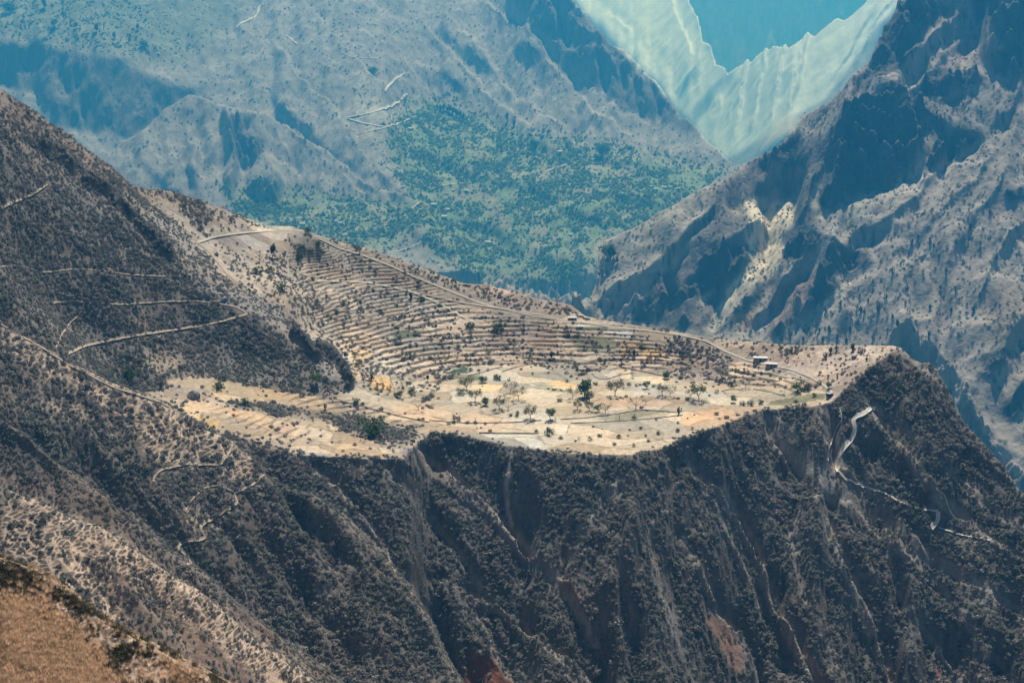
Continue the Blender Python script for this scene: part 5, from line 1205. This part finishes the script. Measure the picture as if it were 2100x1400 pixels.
T_ = 'tree'; B_ = 'bush'
TREES = [
    ('round', 1199, 813, 34, 'largest round dark green tree in the middle of the pale fields'),
    ('green', 1209, 824, 22, 'small green tree growing close in front of the largest round tree'),
    ('sparse', 1174, 818, 21, 'thin pale tree with a dark clump at its foot left of the largest tree'),
    ('open', 1261, 811, 26, 'open crowned tree with a bare trunk and a clear shadow right of the largest tree'),
    ('green', 1326, 797, 17, 'bushy green tree alone on the cream field below the right terraces'),
    ('open', 1359, 811, 18, 'greyish tree at the left end of a pair on the grey field'),
    ('sparse', 1374, 812, 20, 'nearly leafless pale tree at the right end of a pair on the grey field'),
    ('open', 1434, 821, 27, 'tall slim tree with a green crown near the right end of the fields'),
    ('sparse', 1418, 817, 18, 'faded leafless tree just left of the tall slim tree'),
    ('bare', 1304, 839, 24, 'wide spreading leafless tree on the brown field'),
    ('bare', 1325, 829, 14, 'small leafless tree behind the wide spreading leafless one'),
    ('open', 1184, 841, 15, 'low leaning tree at the left end of the front row of four'),
    ('open', 1208, 842, 13, 'smallest tree second from left in the front row of four'),
    ('green', 1226, 844, 16, 'fullest green tree third in the front row of four'),
    ('sparse', 1241, 847, 18, 'thin grey tree at the right end of the front row of four'),
    ('round', 1366, 776, 16, 'dark round topped tree at the foot of the long straight terraces'),
    ('bare', 1271, 772, 12, 'tiny bare tree on the corner of the grey polygon field'),
    ('open', 958, 800, 21, 'open green tree at the left edge of the yellow field'),
    ('sparse', 1046, 807, 24, 'wide grey tree with bare limbs beside the yellow field'),
    ('sparse', 1064, 820, 21, 'pale feathery tree with many thin stems left of centre'),
    ('open', 974, 823, 20, 'wide low grey green tree below the yellow field'),
    ('round', 995, 831, 16, 'compact very dark green tree below the wide grey green one'),
    ('open', 1024, 840, 20, 'loose crowned tree standing alone on the left of the front fields'),
    ('bare', 1042, 842, 17, 'slender bare tree next to the loose crowned tree'),
    ('open', 1088, 858, 21, 'middle sized olive tree left of the biggest front bush'),
    ('green', 1129, 861, 24, 'broad bushy tree, the biggest on the front fields'),
    ('greybush', 938, 862, 17, 'grey leafless thicket at the left front of the fields'),
    ('greybush', 944, 808, 16, 'grey round bush beside the open green tree at the field edge'),
    ('bush', 991, 784, 15, 'dense dark bush on the bank above the yellow field'),
    ('bush', 1020, 778, 13, 'dark bush further right on the bank above the yellow field'),
    ('bush', 1126, 891, 16, 'dark upright bush alone on the front edge of the fields'),
    ('bush', 1637, 802, 22, 'large dark rounded thicket below the road bend'),
    ('greybush', 1653, 799, 22, 'purplish bush merged into the large dark thicket'),
    ('green', 1505, 825, 16, 'green upright tree at the left of the hedge on the rim'),
    ('bush', 1523, 831, 10, 'small bush next to the upright tree in the rim hedge'),
    ('bush', 1539, 831, 11, 'rounded bush in the middle of the rim hedge'),
    ('bush', 1561, 828, 10, 'low bush at the right of the rim hedge'),
    ('green', 1699, 797, 14, 'yellow green bush just above the parked van'),
    ('greybush', 1680, 789, 10, 'grey bush beside the lower end of the road'),
    ('sparse', 1529, 795, 16, 'feathery pale tree above the grey field at right'),
    ('bush', 1501, 792, 11, 'dark bush left of the feathery pale tree'),
    ('open', 1478, 778, 18, 'tall grey green tree at the foot of the scrubby bank'),
    ('column', 560, 528, 27, 'narrow dark upright tree below the grey quarried slope'),
    ('bush', 618, 513, 15, 'round dark bush on the right side of the quarried slope'),
    ('bush', 653, 504, 11, 'dark bush on the ridge where the road begins'),
    ('bush', 632, 478, 13, 'dark bush on the skyline at the end of the bench road'),
    ('bush', 636, 519, 9, 'wide low dark bush right of the quarried slope'),
    ('bush', 612, 531, 11, 'dark bush at the foot of the quarried slope'),
    ('bush', 528, 560, 16, 'olive bush on the upper left terraces'),
    ('bush', 554, 557, 12, 'small dark bush right of the olive bush on the upper left terraces'),
    ('bush', 578, 593, 14, 'dark bush beside the pale path on the upper left terraces'),
    ('bush', 1020, 681, 22, 'big dark thicket under the end of the wide grey road'),
    ('bush', 963, 674, 15, 'wide grey green thicket left of the big dark thicket'),
    ('column', 842, 615, 16, 'dark narrow tree just left of the wide grey road'),
    ('bush', 864, 619, 13, 'dark clump right below the top of the wide grey road'),
    ('bush', 857, 583, 11, 'broad bush between the two roads on the upper ridge'),
    ('open', 1003, 731, 13, 'small tree standing on the middle terraces'),
    ('column', 1130, 735, 15, 'dark slender tree at the foot of the red brown terraces'),
    ('column', 1300, 730, 15, 'slender dark tree left of the yellow field on the right terraces'),
    ('bush', 1318, 716, 11, 'dark bush on the corner of the yellow field'),
    ('bush', 843, 731, 12, 'green bush on the left middle terraces'),
    ('greybush', 828, 740, 13, 'purple grey bush on the left middle terraces'),
    ('column', 877, 782, 14, 'grey upright shrub between the small pale terraces'),
    ('bush', 837, 788, 8, 'round green bush at the lower left terraces'),
    ('green', 820, 815, 15, 'yellow green bush at the corner of the lowest field'),
    ('bush', 842, 806, 10, 'dark green bush above the corner of the lowest field'),
    ('bush', 730, 828, 13, 'round dark green bush on the left sloping field'),
    ('column', 763, 780, 13, 'dark upright shrub on the orange field'),
    ('bush', 732, 751, 10, 'dark bush above the orange field'),
    ('column', 708, 735, 14, 'dark upright shrub right of the black outcrop'),
    ('bare', 858, 840, 17, 'grey leafless tree spreading on the left sloping field'),
    ('bush', 267, 778, 24, 'dark thicket in the hollow at the far left'),
    ('bush', 448, 797, 17, 'black green bush on the upper yellow strip'),
    ('green', 647, 788, 24, 'big yellow green bush at the foot of the hill'),
    ('bush', 503, 832, 15, 'dark bush on the bank between the two yellow strips'),
    ('bush', 763, 893, 42, 'very large dark thicket in the gully left of the fields'),
]
for kind, u, v, hp, label in TREES:
    p = at_px(u, v); b_ = kind in ('bush', 'greybush') or ' bush' in label or 'thicket' in label or 'shrub' in label
    tree(kind, *p, size_at(hp * 1.15, p), label, B_ if b_ else T_, 'trees and bushes of the plateau', name='bush' if b_ else ('narrow_tree' if kind == 'column' else 'tree'))
SMALL = [(1346, 861), (1314, 879), (1324, 894), (1269, 897), (1196, 768), (1222, 789), (1396, 777), (1069, 758), (1092, 768), (1072, 797), (1025, 815), (1148, 823), (1047, 853), (1061, 848), (959, 868), (930, 868), (995, 870), (909, 891), (1163, 783), (1312, 790), (1305, 792), (1340, 794), (1290, 790), (1670, 812), (1300, 858), (1390, 868), (1470, 850), (1490, 858), (1230, 895), (1210, 902), (1260, 912), (1300, 915), (1330, 905), (1180, 905), (1150, 900), (1350, 890), (1390, 885), (1420, 880), (1100, 885), (1005, 885), (975, 868), (1060, 855), (1410, 820), (1455, 812), (1440, 800), (1470, 806), (1000, 760), (1110, 750), (1180, 752), (1240, 745), (905, 700), (870, 715), (940, 715), (1060, 735), (1090, 720), (930, 745), (965, 760), (800, 700), (760, 690), (720, 660), (690, 640), (650, 622), (740, 620), (780, 640), (830, 650), (1330, 745), (1420, 745), (1450, 755), (1500, 760), (1520, 765), (1545, 772), (1580, 770), (1600, 778), (1410, 700), (1440, 715), (1470, 730)]
for k, (u, v) in enumerate(SMALL):
    p = at_px(u, v); tree(random.choice(('bush', 'bush', 'greybush')), *p, size_at(random.uniform(5, 9.5), p), 'small dark bush, one of many dotted over the fields and terraces', B_, 'small bushes dotted over the plateau')
# low dry-stone field walls
M_STONE = mat('dry_stone', (.27, .235, .195), .95, .35, 1.5)
def field_wall(pts, hh, label):
    px = smooth(resample(np.asarray(pts, float), 4.0), 1); P = np.array([hit(u, v, 'n')[:2] for u, v in px]); P = smooth(resample(smooth(P, 2), .9), 2)
    t = np.gradient(P, axis=0); t /= np.linalg.norm(t, axis=1, keepdims=True) + 1e-9; nr = np.stack([-t[:, 1], t[:, 0]], 1); z = ground(P[:, 0], P[:, 1])
    k = np.arange(len(P)); top = hh * (1 + .3 * noise(k / 2.3, k * 0 + 1, 311) + .45 * noise(k / 9.0, k * 0 + 2, 312)); wd = .42 + .12 * noise(k / 1.7, k * 0 + 5, 313)
    V = [np.c_[P + nr * (wd * a)[:, None], z + np.where(b, top * b, -.3)] for a, b in ((-1, 0), (-.8, .8), (-.2, 1.0), (.35, .96), (.85, .75), (1, 0))]
    o = link('field_wall', mesh_np('field_wall', np.stack(V, 1).reshape(-1, 3), grid_faces(len(P), 6), False), M_STONE); tag(o, label, 'stone wall', 'field walls of the plateau')
for pts, hh, lab in (([(982, 888), (1040, 889), (1105, 889)], 1.0, 'straight dark field wall along the front edge of the fields'), ([(1150, 860), (1200, 857), (1250, 851), (1320, 840), (1390, 846)], .7, 'curving low wall bordering the olive grass strip'), ([(1170, 868), (1260, 864), (1330, 859), (1400, 851)], .6, 'thin field wall running to the forked cactus'), ([(1214, 766), (1225, 777), (1245, 778), (1272, 768), (1300, 765)], .6, 'low wall around the grey polygon field'), ([(1545, 798), (1580, 804), (1610, 812)], .6, 'short wall on the pale field below the right terraces'), ([(1480, 802), (1500, 797), (1520, 800)], .6, 'short broken wall at the left of the pale right field'), ([(960, 770), (985, 765), (1010, 757), (1030, 752)], .6, 'rising wall beside the green plots'), ([(1030, 762), (1060, 752), (1100, 745), (1150, 742)], .7, 'long curved wall above the central plots'), ([(880, 862), (960, 868), (1060, 866), (1110, 862)], .7, 'wavy wall along the left front terraces'), ([(700, 822), (760, 838), (830, 856), (880, 866)], .7, 'slanting wall along the top of the left sloping field'), ([(1270, 752), (1320, 762), (1370, 773)], .8, 'straight wall under the long right terraces'), ([(440, 772), (480, 780), (520, 790)], .8, 'wall at the foot of the hill above the upper yellow strip')):
    field_wall(pts, hh * .6, lab)
# cacti and posts of the plateau
for k, (u, v, hp, lab) in enumerate(((1392, 850, 18, 'forked cactus standing alone on the front field edge'), (1623, 720, 12, 'dark cactus on the skyline in the dip of the ridge'), (1703, 724, 14, 'branching cactus in the middle of the ridge top group'), (1715, 720, 13, 'thick dark cactus at the right of the ridge top group'), (1693, 734, 13, 'slim cactus lowest of the ridge top group'), (1748, 718, 16, 'tallest cactus breaking the skyline at right'), (1698, 775, 9, 'short cactus above the lower road at left of two'), (1717, 777, 9, 'short cactus above the lower road at right of two'), (1777, 740, 9, 'small cactus on the slope right of the ridge'), (1184, 760, 10, 'stumpy cactus at the corner of the grey field'), (1274, 751, 12, 'dark cactus standing on the long straight terraces'), (330, 796, 15, 'cactus left of the grey boulder'), (667, 839, 13, 'cactus on the tip of the upper yellow strip'))):
    p = at_px(u, v); cactus(*p, size_at(hp, p), lab, 'cacti of the plateau', k, 3 + k % 3)
M_WOOD = mat('weathered_wood', (.16, .13, .1), .9, .2, 4)
for u, v, hp, lab in ((1270, 862, 13, 'thin upright wooden post on the front field border'), (975, 869, 12, 'thin leaning wooden post on the left front terrace')):
    p = at_px(u, v); h_ = size_at(hp, p); vv, ff = [], []; tube(vv, ff, [(0, 0, -.4), (.05, 0, h_ * .6), (.12, .02, h_)], [.16, .14, .11], 7)
    o = link('post', mesh_np('post', vv, ff), M_WOOD); o.location = p; tag(o, lab, 'post')
CACTI_E = [(1763, 610), (1757, 634), (1765, 640), (1803, 630), (1772, 644), (1693, 640), (1723, 627), (1800, 637), (1857, 624), (1780, 620), (1817, 614), (1860, 597), (1700, 680), (1687, 700), (1647, 700), (1717, 697), (1743, 680), (1790, 697), (1667, 660), (1760, 664), (1830, 654), (1840, 667), (1820, 680), (1893, 560), (1883, 490), (1907, 494), (1915, 507), (1847, 544), (1928, 594), (1907, 634), (2043, 534), (1996, 640), (1875, 680), (1905, 690), (1960, 600), (1940, 560), (1870, 500), (1830, 560), (1960, 500), (1990, 470), (2030, 440), (1950, 640), (1790, 580), (1745, 650), (1735, 705), (1680, 680), (1620, 690), (1975, 540), (1925, 530), (2010, 505)]
c0 = None
for k, (u, v) in enumerate(CACTI_E):
    p = at_px(u, v, 'f'); h_ = size_at(random.uniform(9, 15), p)
    if k < 3 or c0 is None: c0 = cactus(*p, h_, 'dark cactus dotted on the slope of the right hand mountain', 'cacti on the right hand mountain', 50 + k, 4); hc = h_
    else:
        r = c0.copy(); COL.objects.link(r); r.location = (p[0], p[1], p[2] - .2); r.scale = (h_ / hc,) * 3; r.rotation_euler = (0, 0, random.uniform(0, 6))
        for ch in c0.children: c = ch.copy(); COL.objects.link(c); c.parent = r
# tall trees of the valley
for k, (u, v, hp) in enumerate(((903, 226, 14), (910, 229, 18), (917, 230, 15), (923, 233, 20), (930, 236, 17), (936, 240, 19), (943, 243, 18), (950, 247, 17), (897, 224, 11), (957, 249, 12))):
    p = at_px(u, v, 'f'); tree('column', *p, size_at(hp, p), 'tall dark conifer in the row at the head of the green valley', T_, 'row of conifers at the head of the valley', wide=1.15)
for u, v, hp, kd, lab in ((1040, 246, 16, 'column', 'dark conifer alone right of the conifer row'), (1054, 258, 14, 'column', 'dark conifer lower right of the lone conifer'), (1246, 528, 32, 'round', 'tall dark clump of trees on the sandy spit by the right mountain'), (1258, 531, 26, 'column', 'narrow dark tree at the right edge of the clump on the sandy spit'), (1266, 540, 16, 'column', 'thin tree below the clump on the sandy spit'), (1235, 320, 30, 'round', 'big dark tree among the orchards at the upper right'), (1097, 305, 20, 'round', 'dark tree at the upper edge of the orchards'), (764, 152, 18, 'bush', 'dark bush on the slope left of the upper road bend'),
        (20, 28, 26, 'round', 'large dark tree at the far upper left corner'), (90, 18, 26, 'column', 'tall dark tree at the top edge of the upper left fields'), (112, 56, 18, 'round', 'dark tree above the pale field at upper left'), (156, 60, 16, 'column', 'dark tree right of the pale field at upper left'), (198, 66, 22, 'column', 'tall dark tree among the upper left terraces'), (234, 80, 18, 'column', 'dark tree beside the small white houses at upper left'), (267, 82, 14, 'column', 'slim dark tree right of the small white houses at upper left'), (295, 96, 16, 'round', 'dark pointed tree at the right end of the upper left terraces'), (283, 62, 16, 'column', 'faint dark tree on the open slope at upper left')):
    p = at_px(u, v, 'f'); tree(kd, *p, size_at(hp, p), lab, B_ if kd == 'bush' else T_, 'lone dark trees of the valley', wide=1.1)

# ---------------------------------------------------------------- houses, van, boulders
def boxv(v, f, x0, x1, y0, y1, z0, z1):
    b = len(v); v += [(x, y, z) for z in (z0, z1) for y in (y0, y1) for x in (x0, x1)]
    f += [tuple(b + i for i in q) for q in ((0, 2, 3, 1), (4, 5, 7, 6), (0, 1, 5, 4), (1, 3, 7, 5), (3, 2, 6, 7), (2, 0, 4, 6))]
def bmesh_obj(name, boxes, m, parent=None, bev=0):
    v, f = [], []
    for b in boxes: boxv(v, f, *b)
    return link(name, mesh_np(name, v, f, False), m, parent)
M_WALL = mat('adobe_wall', (.36, .29, .23), .95, .15, 1.5); M_WHITE = mat('whitewashed_wall', (.7, .68, .62), .9, .08, 1); M_TIN = mat('pale_tin_roof', (.62, .63, .63), .45, .08, .8); M_DARK = mat('dark_opening', (.03, .03, .03), .8)
M_OLDTIN = mat('weathered_tin_roof', (.45, .45, .44), .6, .15, .5); M_RUST = mat('rusty_tin_roof', (.42, .33, .26), .6, .2, 1.0)
def house(p, w, d, h, rz, label, group=None, wall=None, roof=None, name='house', pitch=.25):
    r = bpy.data.objects.new(name, None); COL.objects.link(r); r.location = (p[0], p[1], p[2] - .2); r.rotation_euler = (0, 0, rz)
    bmesh_obj('wall', [(-w / 2, w / 2, -d / 2, d / 2, -1.2, h)], wall or M_WALL, r)
    v = [(-w * .54, -d * .58, h * .99), (w * .54, -d * .58, h * .99), (w * .54, d * .58, h * .99), (-w * .54, d * .58, h * .99), (-w * .54, 0, h + pitch * d), (w * .54, 0, h + pitch * d)]
    v += [(x, y, z - .18) for x, y, z in v[:4]]
    f = [(0, 1, 5, 4), (2, 3, 4, 5), (0, 4, 3), (1, 2, 5), (6, 9, 8, 7), (0, 6, 7, 1), (1, 7, 8, 2), (2, 8, 9, 3), (3, 9, 6, 0)]
    me = bpy.data.meshes.new('roof'); me.from_pydata(v, [], f); link('roof', me, roof or M_TIN, r)
    bmesh_obj('door', [(-w * .08, w * .08, -d / 2 - .03, -d / 2 + .02, -.1, h * .75)], M_DARK, r)
    for s in (-1, 1): bmesh_obj('window', [(s * w * .3 - w * .06, s * w * .3 + w * .06, -d / 2 - .03, -d / 2 + .02, h * .4, h * .72)], M_DARK, r)
    tag(r, label, 'house', group); return r
for u, v, wp, hp, rz, lab, rf in ((1559, 738, 32, 9, -.12, 'long low shed with a white roof above the ridge road', M_TIN), (1582, 751, 27, 9, -.2, 'lower shed with a pale roof beside the ridge road', M_TIN), (1174, 655, 20, 7, .05, 'small hut with a pale roof where the two roads meet', M_TIN), (1189, 672, 16, 5, .0, 'low pale roofed shelter below the hut on the green terrace', M_TIN)):
    p = at_px(u, v); w = size_at(wp * .85, p); house(p, w, w * .42, size_at(hp * .8, p), rz, lab, 'sheds along the ridge road', M_WALL, rf, 'shed', .12)
HOUSES = [(842, 266, 13), (1147, 313, 12), (1190, 321, 9), (1217, 328, 9), (889, 422, 15), (918, 431, 10), (911, 447, 15), (956, 393, 12), (857, 391, 7), (932, 469, 8), (1001, 499, 16), (964, 526, 8), (1033, 374, 8), (1170, 482, 9), (1345, 390, 12), (1362, 386, 12), (1376, 385, 9), (1391, 388, 9), (1335, 384, 8), (620, 461, 13), (690, 455, 10), (697, 459, 10), (768, 462, 8), (731, 474, 7), (752, 452, 8), (67, 43, 7), (235, 90, 7), (248, 94, 9), (325, 111, 7), (115, 95, 6), (930, 391, 8), (1060, 393, 7)]
for k, (u, v, wp) in enumerate(HOUSES):
    p = at_px(u, v, 'f'); w = size_at(wp * .8, p)
    lab, gp = ('small house with a bright pale roof among the valley orchards', 'pale roofed houses in the valley') if v > 250 else ('tiny pale roofed house on the upper left terraces', 'tiny houses on the upper left terraces')
    if wp >= 15: lab = {889: 'long white roofed house left of the footpath spur in the valley', 911: 'long pale house just below the two roofs left of the valley', 1001: 'biggest white roofed house low in the middle of the valley'}.get(u, lab)
    house((p[0], p[1], p[2] + .5), w, w * .55, w * .32, random.uniform(-.5, .5), lab, gp, M_WHITE, M_OLDTIN)
def van(p, L, rz):
    r = bpy.data.objects.new('van', None); COL.objects.link(r); r.location = p; r.rotation_euler = (0, 0, rz); s = L / 4.6
    body = [(-2.3, .35), (-2.3, 1.15), (-2.2, 1.9), (-1.9, 2.05), (1.0, 2.05), (1.55, 1.3), (2.25, 1.1), (2.3, .35)]
    n = len(body); v = [(x * s, -.9 * s, z * s) for x, z in body] + [(x * s, .9 * s, z * s) for x, z in body]
    me = bpy.data.meshes.new('body'); me.from_pydata(v, [], [tuple(range(n)), tuple(range(2 * n - 1, n - 1, -1))] + [(i, i + n, (i + 1) % n + n, (i + 1) % n) for i in range(n)])
    link('body', me, mat('dark_blue_paint', (.015, .025, .06), .3), r)
    bmesh_obj('roof', [(-1.85 * s, .95 * s, -.86 * s, .86 * s, 2.05 * s, 2.12 * s)], M_TIN, r)
    for a in (-1, 1): bmesh_obj('window', [(-1.9 * s, .9 * s, a * .91 * s - .01, a * .91 * s + .01, 1.3 * s, 1.85 * s)], M_DARK, r)
    for x in (-1.45, 1.45):
        for a in (-1, 1):
            vv, ff = [], []; tube(vv, ff, [(x * s, a * .92 * s, .38 * s), (x * s, a * .70 * s, .38 * s)], [.38 * s, .38 * s], 12); k = len(vv) // 2
            ff += [tuple(range(k)), tuple(range(k, 2 * k))]; me = bpy.data.meshes.new('wheel'); me.from_pydata(vv, [], ff); link('wheel', me, M_DARK, r)
    tag(r, 'dark blue van with a white roof parked where the road ends', 'van')
p = at_px(1702, 813); van(p, size_at(16, p), .5)
M_ROCK = mat('grey_rock', (.20, .19, .18), .95, .35, 1.2, bump=.15, bscale=2)
def boulder(p, s, label, seed, m=M_ROCK, squash=.8):
    bm = bmesh.new(); bmesh.ops.create_icosphere(bm, subdivisions=3, radius=s); g = np.random.default_rng(seed); D = g.normal(size=(7, 3)); D /= np.linalg.norm(D, axis=1, keepdims=True); c = g.uniform(.55, .9, 7) * s
    for v in bm.verts:
        q = np.array(v.co)
        for d_, k in zip(D, c):
            e = q @ d_ - k
            if e > 0: q = q - d_ * e * .9
        v.co = Vector(q * (1, .9, squash)) * (1 + .06 * math.sin(v.co.x * 9 / s) * math.cos(v.co.y * 8 / s))
    me = bpy.data.meshes.new('boulder'); bm.to_mesh(me); bm.free(); o = link('boulder', me, m); o.location = (p[0], p[1], p[2] + s * .3); tag(o, label, 'boulder')
for k, (u, v, wp, lab) in enumerate(((397, 815, 28, 'large grey boulder with a pale top at the left end of the yellow strips'), (561, 827, 14, 'brown boulder on the lower edge of the upper yellow strip'), (500, 838, 6, 'small white stone beside the bank between the strips'), (1752, 734, 12, 'dark rounded rock on the slope below the tallest cactus'), (1393, 690, 8, 'pale stone on the bank below the ridge road'))):
    p = at_px(u, v); boulder(p, size_at(wp, p) / 2, lab, 60 + k, M_ROCK)
M_WSTONE = mat('white_stone', (.75, .73, .68), .8, .1, 3)
for k, (u, v) in enumerate(((155, 1242), (236, 1312), (383, 1360), (410, 1388), (130, 1249), (8, 1157))):
    p = at_px(u, v); boulder(p, size_at(7, p) / 2, 'small white stone lying on the near grassy slope', 80 + k, M_WSTONE); bpy.context.scene.objects[-1]
for o in [o for o in COL.objects if o.get('label') == 'small white stone lying on the near grassy slope']: o['group'] = 'white stones on the near slope'
# blue shelter on the left trail
p = at_px(459, 620); s_ = size_at(9, p)
r = bpy.data.objects.new('shelter', None); COL.objects.link(r); r.location = (p[0], p[1], p[2] - .1)
bmesh_obj('frame', [(x * s_ * .42 - .05, x * s_ * .42 + .05, y * s_ * .3 - .05, y * s_ * .3 + .05, 0, s_ * .62) for x in (-1, 1) for y in (-1, 1)], M_WOOD, r)
me = bpy.data.meshes.new('tarpaulin'); me.from_pydata([(-s_ * .5, -s_ * .38, s_ * .18), (s_ * .5, -s_ * .38, s_ * .2), (s_ * .5, 0, s_ * .8), (-s_ * .5, 0, s_ * .76), (s_ * .5, s_ * .38, s_ * .3), (-s_ * .5, s_ * .38, s_ * .3)], [], [(0, 1, 2, 3), (3, 2, 4, 5)])
link('tarpaulin', me, mat('blue_tarpaulin', (.03, .16, .34), .5), r); tag(r, 'small blue tarpaulin shelter on the trail across the left hill', 'shelter')
o = bmesh_obj('adobe_wall', [(-s_ * 1.1, s_ * 1.1, -.35, .35, -.6, s_ * .6)], mat('pink_adobe', (.42, .3, .24), .95, .15, 2)); o.location = at_px(441, 622); tag(o, 'low pinkish earth wall beside the blue shelter on the trail', 'wall')

# ---------------------------------------------------------------- the blue air of the canyon
def haze_box():
    x0, x1, y0, y1, z0, z1 = -23000, 23000, -300, 23000, -2111, 760
    v = [(x, y, z) for z in (z0, z1) for y in (y0, y1) for x in (x0, x1)]
    f = [(0, 2, 3, 1), (4, 5, 7, 6), (0, 1, 5, 4), (1, 3, 7, 5), (3, 2, 6, 7), (2, 0, 4, 6)]
    me = mesh_np('haze', v, f, False)
    m = bpy.data.materials.new('haze'); m.use_nodes = True; n = m.node_tree.nodes; l = m.node_tree.links
    n.remove(n['Principled BSDF']); p = n.new('ShaderNodeVolumePrincipled')
    p.inputs['Density'].default_value = HAZE_DENSITY; p.inputs['Color'].default_value = (.04, .44, 1.0, 1); p.inputs['Anisotropy'].default_value = 0.35
    p.inputs['Absorption Color'].default_value = (.48, .82, 1, 1)
    l.new(p.outputs[0], n['Material Output'].inputs['Volume'])
    o = link('haze', me, m); o['kind'] = 'stuff'
    o['label'] = 'thin blue haze filling the canyon air'; o['category'] = 'haze'
haze_box()
